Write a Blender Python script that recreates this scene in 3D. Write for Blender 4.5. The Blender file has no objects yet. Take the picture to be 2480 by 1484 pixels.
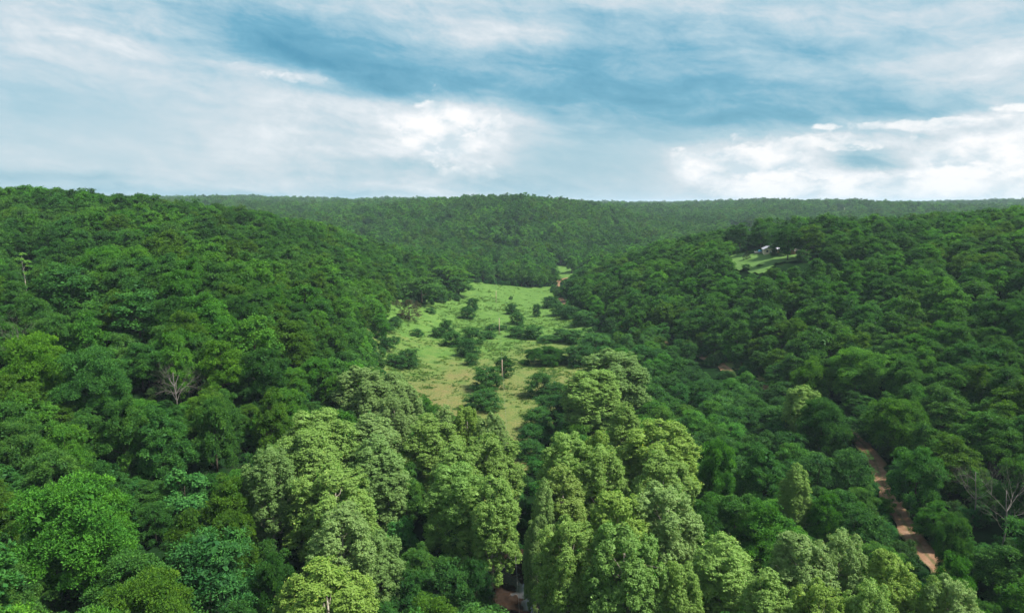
import bpy, math, random
import numpy as np
from mathutils import Vector, noise as mnoise

R = math.radians
rng = np.random.default_rng(7)
random.seed(7)
SC = bpy.context.scene
COL = SC.collection

# ------------------------------------------------------------------ camera
CAM_Z = 80.0
PITCH = R(8.66)
F, CX, CY = 1654.0, 1240.0, 742.0          # focal length and centre, in pixels of a 2480 wide picture
cam_d = bpy.data.cameras.new('camera')
cam_d.sensor_width = 36.0
cam_d.lens = 36.0 * F / 2480.0
cam_d.clip_start = 0.5
cam_d.clip_end = 30000
cam = bpy.data.objects.new('camera', cam_d)
COL.objects.link(cam)
cam.location = (0, 0, CAM_Z)
cam.rotation_euler = (math.pi / 2 - PITCH, 0, 0)
SC.camera = cam

# ------------------------------------------------------------------ exposure
SC.view_settings.view_transform = 'Standard'
SC.view_settings.look = 'None'
SC.view_settings.exposure = 1.7
SC.view_settings.gamma = 1.0
SC.view_settings.use_curve_mapping = False
SC.render.engine = 'CYCLES'
SC.cycles.max_bounces = 5
SC.cycles.diffuse_bounces = 1
SC.cycles.glossy_bounces = 2
SC.cycles.transmission_bounces = 2
SC.cycles.volume_bounces = 0
SC.cycles.use_adaptive_sampling = True
SC.cycles.use_denoising = True

cosP, sinP = math.cos(PITCH), math.sin(PITCH)


def proj(x, y, z):
    d = y * cosP + (CAM_Z - z) * sinP
    u = (z - CAM_Z) * cosP + y * sinP
    return CX + F * x / d, CY - F * u / d, d


def ray(px, py):
    a, b = (px - CX) / F, -(py - CY) / F
    v = np.array([a, cosP + b * sinP, -sinP + b * cosP])
    return v / np.linalg.norm(v)


# ------------------------------------------------------------------ sun
SUN_EL, SUN_AZ = 55.0, 100.0              # azimuth clockwise from +Y (the view direction)
sd = bpy.data.lights.new('sun', 'SUN')
sd.energy = 3.0
sd.angle = R(5)
sd.color = (1.0, 0.95, 0.86)
sun = bpy.data.objects.new('sun', sd)
COL.objects.link(sun)
sv = Vector((math.sin(R(SUN_AZ)) * math.cos(R(SUN_EL)), math.cos(R(SUN_AZ)) * math.cos(R(SUN_EL)), math.sin(R(SUN_EL))))
sun.rotation_euler = sv.to_track_quat('Z', 'Y').to_euler()
sun.location = (0, 0, 400)


# ------------------------------------------------------------------ node helper
class NT:
    def __init__(s, tree):
        s.t = tree
        s.n = tree.nodes
        s.l = tree.links

    def new(s, typ, **kw):
        n = s.n.new(typ)
        for k, v in kw.items():
            setattr(n, k, v)
        return n

    def put(s, sock, v):
        if isinstance(v, bpy.types.NodeSocket):
            s.l.new(v, sock)
        elif v is not None:
            sock.default_value = v

    def m(s, op, a, b=None, c=None, clamp=False):
        n = s.new('ShaderNodeMath', operation=op, use_clamp=clamp)
        s.put(n.inputs[0], a)
        s.put(n.inputs[1], b)
        s.put(n.inputs[2], c)
        return n.outputs[0]

    def comb(s, x, y, z):
        n = s.new('ShaderNodeCombineXYZ')
        for i, v in enumerate((x, y, z)):
            s.put(n.inputs[i], v)
        return n.outputs[0]

    def noise(s, vec, scale, detail=4, rough=0.5, lac=2.0, dist=0.0):
        n = s.new('ShaderNodeTexNoise')
        if vec is not None:
            s.put(n.inputs['Vector'], vec)
        n.inputs['Scale'].default_value = scale
        n.inputs['Detail'].default_value = detail
        n.inputs['Roughness'].default_value = rough
        n.inputs['Lacunarity'].default_value = lac
        n.inputs['Distortion'].default_value = dist
        return n.outputs[0]

    def ramp(s, fac, stops, interp='LINEAR'):
        n = s.new('ShaderNodeValToRGB')
        n.color_ramp.interpolation = interp
        e = n.color_ramp.elements
        while len(e) < len(stops):
            e.new(0.5)
        for el, (p, c) in zip(e, stops):
            el.position = p
            el.color = (*c, 1)
        s.put(n.inputs[0], fac)
        return n.outputs[0]

    def mix(s, fac, a, b, blend='MIX'):
        n = s.new('ShaderNodeMix', data_type='RGBA', blend_type=blend)
        s.put(n.inputs[0], fac)
        for i, v in ((6, a), (7, b)):
            if isinstance(v, tuple):
                v = (*v, 1)
            s.put(n.inputs[i], v)
        return n.outputs[2]


# ------------------------------------------------------------------ world: daylight sky behind broken cloud
world = bpy.data.worlds.new('World')
SC.world = world
world.use_nodes = True
w = NT(world.node_tree)
w.n.clear()
sky = w.new('ShaderNodeTexSky', sky_type='NISHITA')
sky.sun_disc = False
sky.sun_elevation = R(SUN_EL)
sky.sun_rotation = R(SUN_AZ)
sky.air_density = 1.2
sky.dust_density = 1.5
sky.ozone_density = 1.5
tc = w.new('ShaderNodeTexCoord')
sep = w.new('ShaderNodeSeparateXYZ')
w.l.new(tc.outputs['Generated'], sep.inputs[0])
DEG = 180 / math.pi
az = w.m('MULTIPLY', w.m('ARCTAN2', sep.outputs[0], sep.outputs[1]), DEG)
el = w.m('MULTIPLY', w.m('ARCSINE', w.m('MINIMUM', w.m('MAXIMUM', sep.outputs[2], -1.0), 1.0)), DEG)
# the clouds thin into long streaks towards the horizon
base = w.comb(w.m('MULTIPLY', az, 0.05), w.m('MULTIPLY', w.m('POWER', w.m('MAXIMUM', w.m('ADD', el, 3.0), 0.01), 0.8), 0.16), 0.0)
warp = w.new('ShaderNodeTexNoise')
warp.inputs['Scale'].default_value = 1.3
warp.inputs['Detail'].default_value = 6
warp.inputs['Roughness'].default_value = 0.6
w.l.new(base, warp.inputs['Vector'])
wsep = w.new('ShaderNodeSeparateXYZ')
w.l.new(warp.outputs['Color'], wsep.inputs[0])
wx = w.m('MULTIPLY', w.m('SUBTRACT', wsep.outputs[0], 0.5), 9.0)
wy = w.m('MULTIPLY', w.m('SUBTRACT', wsep.outputs[1], 0.5), 4.5)
azw = w.m('ADD', az, wx)
elw = w.m('ADD', el, wy)
# how thick the cloud lies, 0 = open blue, 1 = bright white cloud
BLOBS = [(740, 130, 190, 55, -.50), (620, 40, 150, 50, -.28), (960, 205, 200, 42, -.36), (1200, 150, 330, 60, -.22),
         (1480, 235, 360, 55, -.34), (1870, 285, 340, 50, -.38), (2000, 120, 260, 40, -.20), (1560, 130, 220, 70, -.24),
         (1080, 330, 120, 75, .42), (1180, 285, 230, 30, .15), (690, 190, 110, 18, .40), (850, 255, 300, 25, .16),
         (1800, 405, 150, 60, .40), (2150, 450, 380, 45, .45), (2380, 370, 220, 60, .40), (2250, 292, 220, 13, .30),
         (1240, 95, 130, 22, .26), (650, 345, 230, 60, .14), (250, 110, 260, 50, .14), (2050, 335, 130, 16, .25),
         (2080, 395, 100, 26, -.45), (1010, 415, 110, 24, -.26), (120, 425, 180, 14, -.16), (500, 468, 260, 12, -.20),
         (1450, 420, 230, 60, -.14), (2330, 130, 300, 40, .08), (60, 250, 200, 80, -.06)]
acc = None
for (bx, by, rx, ry, amp) in BLOBS:
    d = ray(bx, by)
    a0 = math.degrees(math.atan2(d[0], d[1]))
    e0 = math.degrees(math.asin(d[2]))
    k = DEG / F * math.cos(R(a0))
    ax = w.m('MULTIPLY', w.m('SUBTRACT', azw, a0), 1 / (rx * k * math.cos(R(a0))))
    ay = w.m('MULTIPLY', w.m('SUBTRACT', elw, e0), 1 / (ry * k))
    r2 = w.m('ADD', w.m('MULTIPLY', ax, ax), w.m('MULTIPLY', ay, ay))
    g = w.m('MULTIPLY', w.m('POWER', 2.718, w.m('MULTIPLY', r2, -0.8)), amp * (0.8 if amp < 0 else 1.0))
    acc = g if acc is None else w.m('ADD', acc, g)
n1 = w.noise(w.comb(w.m('MULTIPLY', azw, 0.06), w.m('ADD', w.m('MULTIPLY', elw, 0.15), w.m('MULTIPLY', azw, 0.02)), 1.3), 1.6, 8, 0.56, 2.1, 0.4)
n2 = w.noise(w.comb(w.m('MULTIPLY', az, 0.12), w.m('ADD', w.m('MULTIPLY', el, 0.28), w.m('MULTIPLY', az, 0.05)), 4.0), 1.7, 11, 0.66, 2.1, 0.4)
n3 = w.noise(w.comb(w.m('MULTIPLY', az, 0.13), w.m('MULTIPLY', el, 0.20), 7.0), 2.2, 9, 0.60, 2.1, 0.3)
n4 = w.noise(w.comb(w.m('MULTIPLY', azw, 0.05), w.m('ADD', w.m('MULTIPLY', elw, 0.55), w.m('MULTIPLY', azw, 0.05)), 9.0), 1.6, 7, 0.55, 2.0, 0.3)
det = w.m('ADD', w.m('MULTIPLY', w.m('SUBTRACT', n1, 0.5), 0.45), w.m('MULTIPLY', w.m('SUBTRACT', n2, 0.5), 0.42))
det = w.m('ADD', det, w.m('MULTIPLY', w.m('SUBTRACT', n4, 0.5), 0.30))
def dgauss(bx, by, rx, ry):
    d = ray(bx, by)
    a0, e0 = math.degrees(math.atan2(d[0], d[1])), math.degrees(math.asin(d[2]))
    k = DEG / F
    p1 = w.m('MULTIPLY', w.m('SUBTRACT', azw, a0), 1 / (rx * k))
    p2 = w.m('MULTIPLY', w.m('SUBTRACT', elw, e0), 1 / (ry * k))
    return w.m('POWER', 2.718, w.m('MULTIPLY', w.m('ADD', w.m('MULTIPLY', p1, p1), w.m('MULTIPLY', p2, p2)), -1.0))


calm = w.m('SUBTRACT', 1.0, w.m('ADD', w.m('MULTIPLY', dgauss(330, 330, 420, 110), 0.75), w.m('MULTIPLY', dgauss(1470, 400, 300, 80), 0.7)), clamp=True)
det = w.m('MULTIPLY', w.m('MULTIPLY', det, calm), 1.4)
det = w.m('ADD', det, w.m('MULTIPLY', w.m('MULTIPLY', w.m('SUBTRACT', n3, 0.5), 1.7), w.m('MULTIPLY', w.m('MAXIMUM', acc, 0.0), 2.0)))
v = w.m('ADD', w.m('ADD', acc, 0.53), det)
cloud = w.ramp(v, [(0.0, (0.04, 0.28, 0.43)), (0.22, (0.15, 0.42, 0.57)), (0.45, (0.41, 0.61, 0.71)),
                   (0.62, (0.63, 0.73, 0.79)), (0.82, (0.86, 0.90, 0.93)), (1.0, (1.0, 1.0, 1.0))])
CUM = [(1075, 335, 105, 62, .62), (1130, 400, 90, 26, .45), (1790, 395, 150, 48, .62), (2180, 455, 420, 36, .66), (2400, 380, 170, 48, .58), (2260, 296, 260, 12, .60),
       (1980, 345, 200, 20, .52), (690, 188, 95, 15, .55), (2460, 262, 60, 14, .55), (1040, 262, 60, 14, .4), (560, 158, 30, 8, .4)]
cac = None
for (bx, by, rx, ry, amp) in CUM:
    d = ray(bx, by)
    a0, e0 = math.degrees(math.atan2(d[0], d[1])), math.degrees(math.asin(d[2]))
    k = DEG / F * math.cos(R(a0))
    p1 = w.m('MULTIPLY', w.m('SUBTRACT', w.m('ADD', az, w.m('MULTIPLY', wx, 0.35)), a0), 1 / (rx * k * math.cos(R(a0))))
    p2 = w.m('MULTIPLY', w.m('SUBTRACT', w.m('ADD', el, w.m('MULTIPLY', wy, 0.35)), e0), 1 / (ry * k))
    q_ = w.m('MULTIPLY', w.m('POWER', 2.718, w.m('MULTIPLY', w.m('ADD', w.m('MULTIPLY', p1, p1), w.m('MULTIPLY', p2, p2)), -0.7)), amp)
    cac = q_ if cac is None else w.m('MAXIMUM', cac, q_)
n5 = w.noise(w.comb(w.m('MULTIPLY', az, 0.20), w.m('MULTIPLY', el, 0.34), 2.0), 2.0, 10, 0.62, 2.1, 0.25)
edge_ = w.new('ShaderNodeMapRange', interpolation_type='SMOOTHSTEP')
w.l.new(w.m('ADD', cac, w.m('MULTIPLY', w.m('SUBTRACT', n5, 0.5), 1.5)), edge_.inputs[0])
edge_.inputs[1].default_value = 0.28
edge_.inputs[2].default_value = 0.50
n6 = w.noise(w.comb(w.m('MULTIPLY', az, 0.15), w.m('MULTIPLY', el, 0.26), 5.5), 2.2, 8, 0.55, 2.1, 0.2)
puff = w.ramp(n6, [(0.38, (0.60, 0.73, 0.80)), (0.50, (0.84, 0.89, 0.92)), (0.60, (1.0, 1.0, 1.0))])
cloud = w.mix(w.m('MULTIPLY', edge_.outputs[0], 0.9), cloud, puff)
cloud10 = w.mix(1.0, cloud, (6.3, 6.3, 6.3), 'MULTIPLY')
cover = w.m('ADD', 0.82, w.m('MULTIPLY', v, 0.22), clamp=True)
skymix = w.mix(cover, sky.outputs[0], cloud10)
bg = w.new('ShaderNodeBackground')
bg.inputs['Strength'].default_value = 0.05
w.l.new(skymix, bg.inputs['Color'])
wo = w.new('ShaderNodeOutputWorld')
w.l.new(bg.outputs[0], wo.inputs[0])
world.cycles.sampling_method = 'MANUAL'
world.cycles.sample_map_resolution = 512


# ------------------------------------------------------------------ terrain
DN = np.array([25, 60, 100, 130, 160, 200, 250, 300, 340, 385, 440, 500, 600, 700, 850, 1000, 1150, 1300, 1500, 1700, 2300, 3000, 4500, 9000], float)
PROF = {
    -900: [20, 22, 26, 30, 34, 40, 46, 52, 56, 60, 66, 70, 74, 75, 72, 70, 70, 70, 70, 70, 72, 74, 70, 60],
    0:    [9, 10, 15, 22, 27, 34, 43, 52, 58, 66, 71, 71, 70, 70, 70, 68, 66, 66, 66, 68, 72, 75, 70, 60],
    200:  [7, 9, 14, 20, 26, 33, 42, 51, 58, 70, 74, 72, 66, 60, 56, 54, 54, 56, 60, 66, 72, 74, 68, 60],
    330:  [6, 8, 13, 18, 25, 33, 42, 49, 56, 64, 69, 68, 60, 54, 50, 48, 48, 52, 58, 64, 72, 74, 68, 60],
    620:  [4, 4, 6, 9, 17, 26, 34, 42, 47, 52, 57, 60, 57, 50, 42, 38, 42, 50, 58, 64, 72, 73, 68, 60],
    780:  [3, 3, 2, 2, 6, 13, 20, 27, 33, 39, 44, 48, 46, 38, 28, 30, 36, 48, 54, 58, 70, 72, 68, 60],
    930:  [2, 2, 1, 0, 0, 0, 0, 1, 3, 8, 14, 22, 30, 20, 10, 28, 50, 62, 60, 64, 68, 70, 66, 60],
    1080: [2, 2, 0, 0, 0, 0, 0, 0, 0, 0, 0, 2, 10, 12, 7, 30, 58, 70, 70, 62, 62, 64, 66, 60],
    1240: [2, 2, 0, -1, 0, 0, 0, 0, 0, 0, 0, 0, 0, 1, 6, 34, 70, 82, 72, 62, 60, 62, 66, 60],
    1390: [2, 2, 0, 0, 0, 0, 0, 0, 0, 0, 0, 0, 0, 0, 6, 30, 58, 68, 62, 58, 57, 57, 58, 40],
    1550: [2, 2, 0, 0, 0, 0, 0, 0, 1, 5, 15, 26, 26, 16, 8, 12, 26, 42, 48, 52, 57, 57, 58, 40],
    1700: [2, 1, 0, 0, 0, 0, 0, 0, 3, 16, 33, 40, 36, 27, 16, 14, 20, 34, 44, 50, 57.0, 57, 58, 40],
    1860: [2, 1, 0, 0, 0, 0, 0, 4, 17, 38, 46, 49, 45, 36, 22, 20, 28, 38, 48, 54, 57, 57, 58, 40],
    2010: [2, 1, 0, 0, 0, 0, 2, 14, 27, 40, 48, 51, 46, 39, 28, 24, 30, 38, 46, 52, 57, 57, 58, 40],
    2170: [2, 1, 0, 0, 0, 1, 8, 23, 32, 40, 48, 52, 50, 43, 34, 32, 36, 42, 48, 52, 57, 57, 58, 40],
    2480: [0, 0, 0, 1, 6, 14, 27, 38, 45, 53, 58, 58, 54, 50, 45, 42, 44, 48, 50, 54, 60, 65, 68, 60],
    3400: [3, 6, 12, 20, 28, 36, 44, 50, 54, 58, 60, 60, 58, 55, 52, 50, 50, 52, 55, 58, 62, 66, 68, 60],
}
_cols = np.array(sorted(PROF))
_tab = np.array([PROF[c] for c in _cols], float)
GC = np.linspace(-900, 3400, 431)
GL = np.linspace(math.log(25), math.log(9000), 300)
_t1 = np.array([np.interp(GL, np.log(DN), row) for row in _tab])
GRID = np.array([np.interp(GC, _cols, _t1[:, j]) for j in range(len(GL))]).T


def blur(a, s, axis):
    r = int(3 * s)
    kk = np.exp(-0.5 * (np.arange(-r, r + 1) / s) ** 2)
    kk /= kk.sum()
    pad = [(0, 0), (0, 0)]
    pad[axis] = (r, r)
    p = np.pad(a, pad, mode='edge')
    return np.apply_along_axis(lambda q: np.convolve(q, kk, 'valid'), axis, p)


GRID = blur(blur(GRID, 4.0, 0), 2.6, 1)


def vnoise(x, y, seed=0):
    x = np.asarray(x, float)
    y = np.asarray(y, float)
    xi, yi = np.floor(x).astype(np.int64), np.floor(y).astype(np.int64)
    fx, fy = x - xi, y - yi
    fx, fy = fx * fx * (3 - 2 * fx), fy * fy * (3 - 2 * fy)

    def h(a, b):
        n = (a * 374761393 + b * 668265263 + seed * 1442695041) & 0x7fffffff
        n = ((n ^ (n >> 13)) * 1274126177) & 0x7fffffff
        n = n ^ (n >> 16)
        return (n & 0xffff) / 65535.0 * 2 - 1
    return (h(xi, yi) * (1 - fx) + h(xi + 1, yi) * fx) * (1 - fy) + (h(xi, yi + 1) * (1 - fx) + h(xi + 1, yi + 1) * fx) * fy


def height(x, y):
    x = np.asarray(x, float)
    y = np.asarray(y, float)
    a = np.clip(np.arctan2(x, y), -R(56), R(56))
    c = np.clip(CX + F * np.tan(a), -899, 3399)
    dd = np.hypot(x, y) * np.maximum(np.cos(a), 0.3)
    l = np.clip(np.log(np.maximum(dd, 26)), GL[0], GL[-1] - 1e-6)
    gi = (c - GC[0]) / (GC[1] - GC[0])
    gj = (l - GL[0]) / (GL[1] - GL[0])
    i, j = np.minimum(gi.astype(int), len(GC) - 2), np.minimum(gj.astype(int), len(GL) - 2)
    fi, fj = gi - i, gj - j
    h = (GRID[i, j] * (1 - fi) + GRID[i + 1, j] * fi) * (1 - fj) + (GRID[i, j + 1] * (1 - fi) + GRID[i + 1, j + 1] * fi) * fj
    k = np.clip(h / 25.0, 0, 1)
    n = vnoise(x / 95, y / 95, 1) * 4.2 + vnoise(x / 43, y / 43, 2) * 1.6
    far = np.clip((dd - 700) / 900, 0, 1)
    n = n + far * (vnoise(x / 420, y / 420, 3) * 9.0 + vnoise(x / 190, y / 190, 4) * 7.0)
    return h + n * k


def hit(px, py, up=0.0, dmax=6000):
    """First point along the view ray through a pixel that is 'up' metres over the terrain."""
    v3 = ray(px, py)
    t = np.exp(np.linspace(math.log(30), math.log(dmax), 2600))
    p = v3[None, :] * t[:, None] + np.array([0, 0, CAM_Z])
    below = p[:, 2] <= height(p[:, 0], p[:, 1]) + up
    if not below.any():
        return None
    q = p[int(np.argmax(below))]
    return float(q[0]), float(q[1])


def floor_pt(px, py, z=0.0):
    v3 = ray(px, py)
    t = (z - CAM_Z) / v3[2]
    return v3[0] * t, v3[1] * t


# ------------------------------------------------------------------ object helpers
def tag(o, label=None, cat=None, group=None, kind=None):
    if label:
        o['label'] = label
    if cat:
        o['category'] = cat
    if group:
        o['group'] = group
    if kind:
        o['kind'] = kind
    return o


def mesh_np(name, V, Fq, mats, attrs=None, midx=None, smooth=False):
    V = np.asarray(V, np.float32)
    me = bpy.data.meshes.new(name)
    Fq = np.asarray(Fq, np.int32)
    k = Fq.shape[1]
    me.vertices.add(len(V))
    me.vertices.foreach_set('co', V.ravel())
    me.loops.add(Fq.size)
    me.loops.foreach_set('vertex_index', Fq.ravel())
    me.polygons.add(len(Fq))
    me.polygons.foreach_set('loop_start', np.arange(0, Fq.size, k, dtype=np.int32))
    me.polygons.foreach_set('loop_total', np.full(len(Fq), k, np.int32))
    if midx is not None:
        me.polygons.foreach_set('material_index', np.asarray(midx, np.int32))
    me.polygons.foreach_set('use_smooth', np.full(len(Fq), smooth))
    for m in (mats if isinstance(mats, (list, tuple)) else [mats]):
        me.materials.append(m)
    for an, arr in (attrs or {}).items():
        at = me.attributes.new(an, 'FLOAT', 'POINT')
        at.data.foreach_set('value', np.asarray(arr, np.float32))
    me.update()
    me.validate()
    return me


def link(name, me, parent=None, loc=None):
    o = bpy.data.objects.new(name, me)
    COL.objects.link(o)
    if parent is not None:
        o.parent = parent
    if loc is not None:
        o.location = loc
    return o


def empty(name, loc, rz=0.0):
    o = bpy.data.objects.new(name, None)
    o.empty_display_size = 1
    COL.objects.link(o)
    o.location = loc
    o.rotation_euler = (0, 0, rz)
    return o


class MB:
    """collects boxes, prisms and tubes and links them as one mesh"""
    def __init__(s):
        s.v, s.f = [], []

    def add(s, vs, fs):
        b = len(s.v)
        s.v += [tuple(q) for q in vs]
        s.f += [tuple(b + i for i in f) for f in fs]
        return s

    def box(s, x0, x1, y0, y1, z0, z1):
        return s.add([(x0, y0, z0), (x1, y0, z0), (x1, y1, z0), (x0, y1, z0), (x0, y0, z1), (x1, y0, z1), (x1, y1, z1), (x0, y1, z1)],
                     [(0, 3, 2, 1), (4, 5, 6, 7), (0, 1, 5, 4), (1, 2, 6, 5), (2, 3, 7, 6), (3, 0, 4, 7)])

    def tube(s, pts, rad, n=6, cap=True):
        pts = [Vector(p) for p in pts]
        b = len(s.v)
        for i, p in enumerate(pts):
            d = (pts[min(i + 1, len(pts) - 1)] - pts[max(i - 1, 0)]).normalized()
            a = d.cross(Vector((0.31, 0.95, 0.05))).normalized()
            c = d.cross(a)
            r = rad[i] if isinstance(rad, (list, tuple)) else rad
            for k in range(n):
                t = 2 * math.pi * k / n
                s.v.append(tuple(p + (a * math.cos(t) + c * math.sin(t)) * r))
        for i in range(len(pts) - 1):
            for k in range(n):
                s.f.append((b + i * n + k, b + i * n + (k + 1) % n, b + (i + 1) * n + (k + 1) % n, b + (i + 1) * n + k))
        if cap:
            s.f.append(tuple(b + k for k in range(n))[::-1])
            s.f.append(tuple(b + (len(pts) - 1) * n + k for k in range(n)))
        return s

    def mesh(s, name, mat, smooth=False):
        me = bpy.data.meshes.new(name)
        me.from_pydata(s.v, [], s.f)
        me.materials.append(mat)
        if smooth:
            me.polygons.foreach_set('use_smooth', np.ones(len(me.polygons), bool))
        me.update()
        return me

    def build(s, name, mat, parent=None, loc=None, smooth=False):
        return link(name, s.mesh(name, mat, smooth), parent, loc)


# ------------------------------------------------------------------ materials
def new_mat(name):
    m = bpy.data.materials.new(name)
    m.use_nodes = True
    t = NT(m.node_tree)
    t.n.clear()
    out = t.new('ShaderNodeOutputMaterial')
    return m, t, out


def plain(name, c, c2=None, scale=1.0, rough=0.8, bump=0.0, detail=5, metal=0.0):
    m, t, out = new_mat(name)
    p = t.new('ShaderNodeBsdfPrincipled')
    p.inputs['Roughness'].default_value = rough
    p.inputs['Metallic'].default_value = metal
    p.inputs['Specular IOR Level'].default_value = 0.3
    tcn = t.new('ShaderNodeTexCoord')
    nz = t.noise(tcn.outputs['Object'], scale, detail, 0.6)
    c2 = c2 or tuple(x * 0.7 for x in c)
    t.l.new(t.ramp(nz, [(0.3, c2), (0.7, c)]), p.inputs['Base Color'])
    if bump:
        b = t.new('ShaderNodeBump')
        b.inputs['Strength'].default_value = bump
        t.l.new(nz, b.inputs['Height'])
        t.l.new(b.outputs[0], p.inputs['Normal'])
    t.l.new(p.outputs[0], out.inputs[0])
    return m


def foliage(name, dark, light, under=None, transl=0.25, rough=0.55, glint=None, spec=0.12):
    """leaf colour: spread from leaf to leaf, tint from tree to tree"""
    m, t, out = new_mat(name)
    a = t.new('ShaderNodeAttribute', attribute_name='vary')
    tin = t.new('ShaderNodeAttribute', attribute_name='tint', attribute_type='INSTANCER')
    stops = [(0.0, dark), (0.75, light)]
    if glint:
        stops += [(0.80, glint), (1.0, glint)]  # pale stop painted in for sun glints on single leaves
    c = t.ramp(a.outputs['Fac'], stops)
    tco = t.new('ShaderNodeTexCoord')
    pn = t.noise(tco.outputs['Object'], 0.28, 3, 0.6)
    c = t.mix(1.0, c, t.ramp(pn, [(0.32, (0.74, 0.86, 0.95)), (0.5, (1.0, 1.0, 1.0)), (0.68, (1.34, 1.2, 0.9))]), 'MULTIPLY')
    c = t.mix(1.0, c, tin.outputs['Color'], 'MULTIPLY')
    if under:
        g = t.new('ShaderNodeNewGeometry')
        u = t.mix(1.0, tuple(under), tin.outputs['Color'], 'MULTIPLY')
        c = t.mix(g.outputs['Backfacing'], c, u)
    p = t.new('ShaderNodeBsdfPrincipled')
    p.inputs['Roughness'].default_value = rough
    p.inputs['Specular IOR Level'].default_value = spec
    t.l.new(c, p.inputs['Base Color'])
    tr = t.new('ShaderNodeBsdfTranslucent')
    tc_ = t.mix(1.0, c, (1.5, 1.5, 0.7), 'MULTIPLY')
    t.l.new(tc_, tr.inputs['Color'])
    ms = t.new('ShaderNodeMixShader')
    ms.inputs[0].default_value = transl
    t.l.new(p.outputs[0], ms.inputs[1])
    t.l.new(tr.outputs[0], ms.inputs[2])
    t.l.new(ms.outputs[0], out.inputs[0])
    return m


M = {}
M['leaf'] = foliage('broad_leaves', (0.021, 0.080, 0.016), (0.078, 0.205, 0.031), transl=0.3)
M['syc'] = foliage('sycamore_leaves', (0.026, 0.115, 0.018), (0.108, 0.285, 0.042), under=(0.12, 0.21, 0.06), glint=(0.40, 0.52, 0.20), spec=0.2)
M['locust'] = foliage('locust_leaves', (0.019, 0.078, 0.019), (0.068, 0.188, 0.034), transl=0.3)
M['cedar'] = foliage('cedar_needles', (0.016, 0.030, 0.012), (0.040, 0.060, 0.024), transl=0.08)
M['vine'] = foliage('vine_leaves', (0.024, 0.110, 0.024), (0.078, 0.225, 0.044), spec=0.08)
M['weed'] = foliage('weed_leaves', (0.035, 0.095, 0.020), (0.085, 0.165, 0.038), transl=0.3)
M['bark'] = plain('bark', (0.12, 0.095, 0.07), (0.05, 0.04, 0.03), 6, 0.95, 0.5)
M['bark_pale'] = plain('pale_bark', (0.50, 0.46, 0.38), (0.18, 0.15, 0.11), 2.5, 0.9, 0.3)
M['deadwood'] = plain('dead_wood', (0.19, 0.175, 0.155), (0.09, 0.08, 0.07), 5, 0.9, 0.4)


def ground_mat():
    m, t, out = new_mat('forest_floor')
    p = t.new('ShaderNodeBsdfPrincipled')
    p.inputs['Roughness'].default_value = 0.95
    tcn = t.new('ShaderNodeTexCoord')
    p.inputs['Specular IOR Level'].default_value = 0.0
    a = t.noise(tcn.outputs['Object'], 0.15, 6, 0.65)
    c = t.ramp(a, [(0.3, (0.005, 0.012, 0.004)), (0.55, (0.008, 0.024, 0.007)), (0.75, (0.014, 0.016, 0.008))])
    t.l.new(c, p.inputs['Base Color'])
    t.l.new(p.outputs[0], out.inputs[0])
    return m


def meadow_mat():
    m, t, out = new_mat('meadow_grass')
    p = t.new('ShaderNodeBsdfPrincipled')
    p.inputs['Roughness'].default_value = 0.9
    p.inputs['Specular IOR Level'].default_value = 0.15
    tcn = t.new('ShaderNodeTexCoord')
    o = tcn.outputs['Object']
    s = t.new('ShaderNodeSeparateXYZ')
    t.l.new(o, s.inputs[0])
    big = t.noise(o, 0.022, 5, 0.6, dist=0.6)
    mid = t.noise(o, 0.16, 5, 0.65)
    fine = t.noise(o, 1.3, 4, 0.7)
    # old dry stems among the near half of the field, fresh grass at the far end
    near = t.new('ShaderNodeMapRange')
    t.l.new(s.outputs[1], near.inputs[0])
    near.inputs[1].default_value = 250
    near.inputs[2].default_value = 440
    near.inputs[3].default_value = 0.46
    near.inputs[4].default_value = 0.0
    dry = t.m('ADD', near.outputs[0], t.m('MULTIPLY', big, 0.75))
    dry = t.m('ADD', dry, t.m('MULTIPLY', t.m('SUBTRACT', mid, 0.5), 0.55))
    f2 = t.m('MULTIPLY', t.m('SUBTRACT', dry, 0.50), 2.6, clamp=True)
    green = t.ramp(t.m('ADD', t.m('MULTIPLY', mid, 0.6), t.m('MULTIPLY', fine, 0.4)),
                   [(0.30, (0.030, 0.080, 0.014)), (0.5, (0.070, 0.145, 0.024)), (0.68, (0.115, 0.200, 0.040))])
    tan = t.ramp(fine, [(0.3, (0.075, 0.095, 0.025)), (0.55, (0.150, 0.135, 0.048)), (0.75, (0.22, 0.160, 0.075))])
    c = t.mix(f2, green, tan)
    t.l.new(c, p.inputs['Base Color'])
    b = t.new('ShaderNodeBump')
    b.inputs['Strength'].default_value = 0.8
    b.inputs['Distance'].default_value = 0.5
    t.l.new(t.m('ADD', fine, mid), b.inputs['Height'])
    t.l.new(b.outputs[0], p.inputs['Normal'])
    t.l.new(p.outputs[0], out.inputs[0])
    return m


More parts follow.
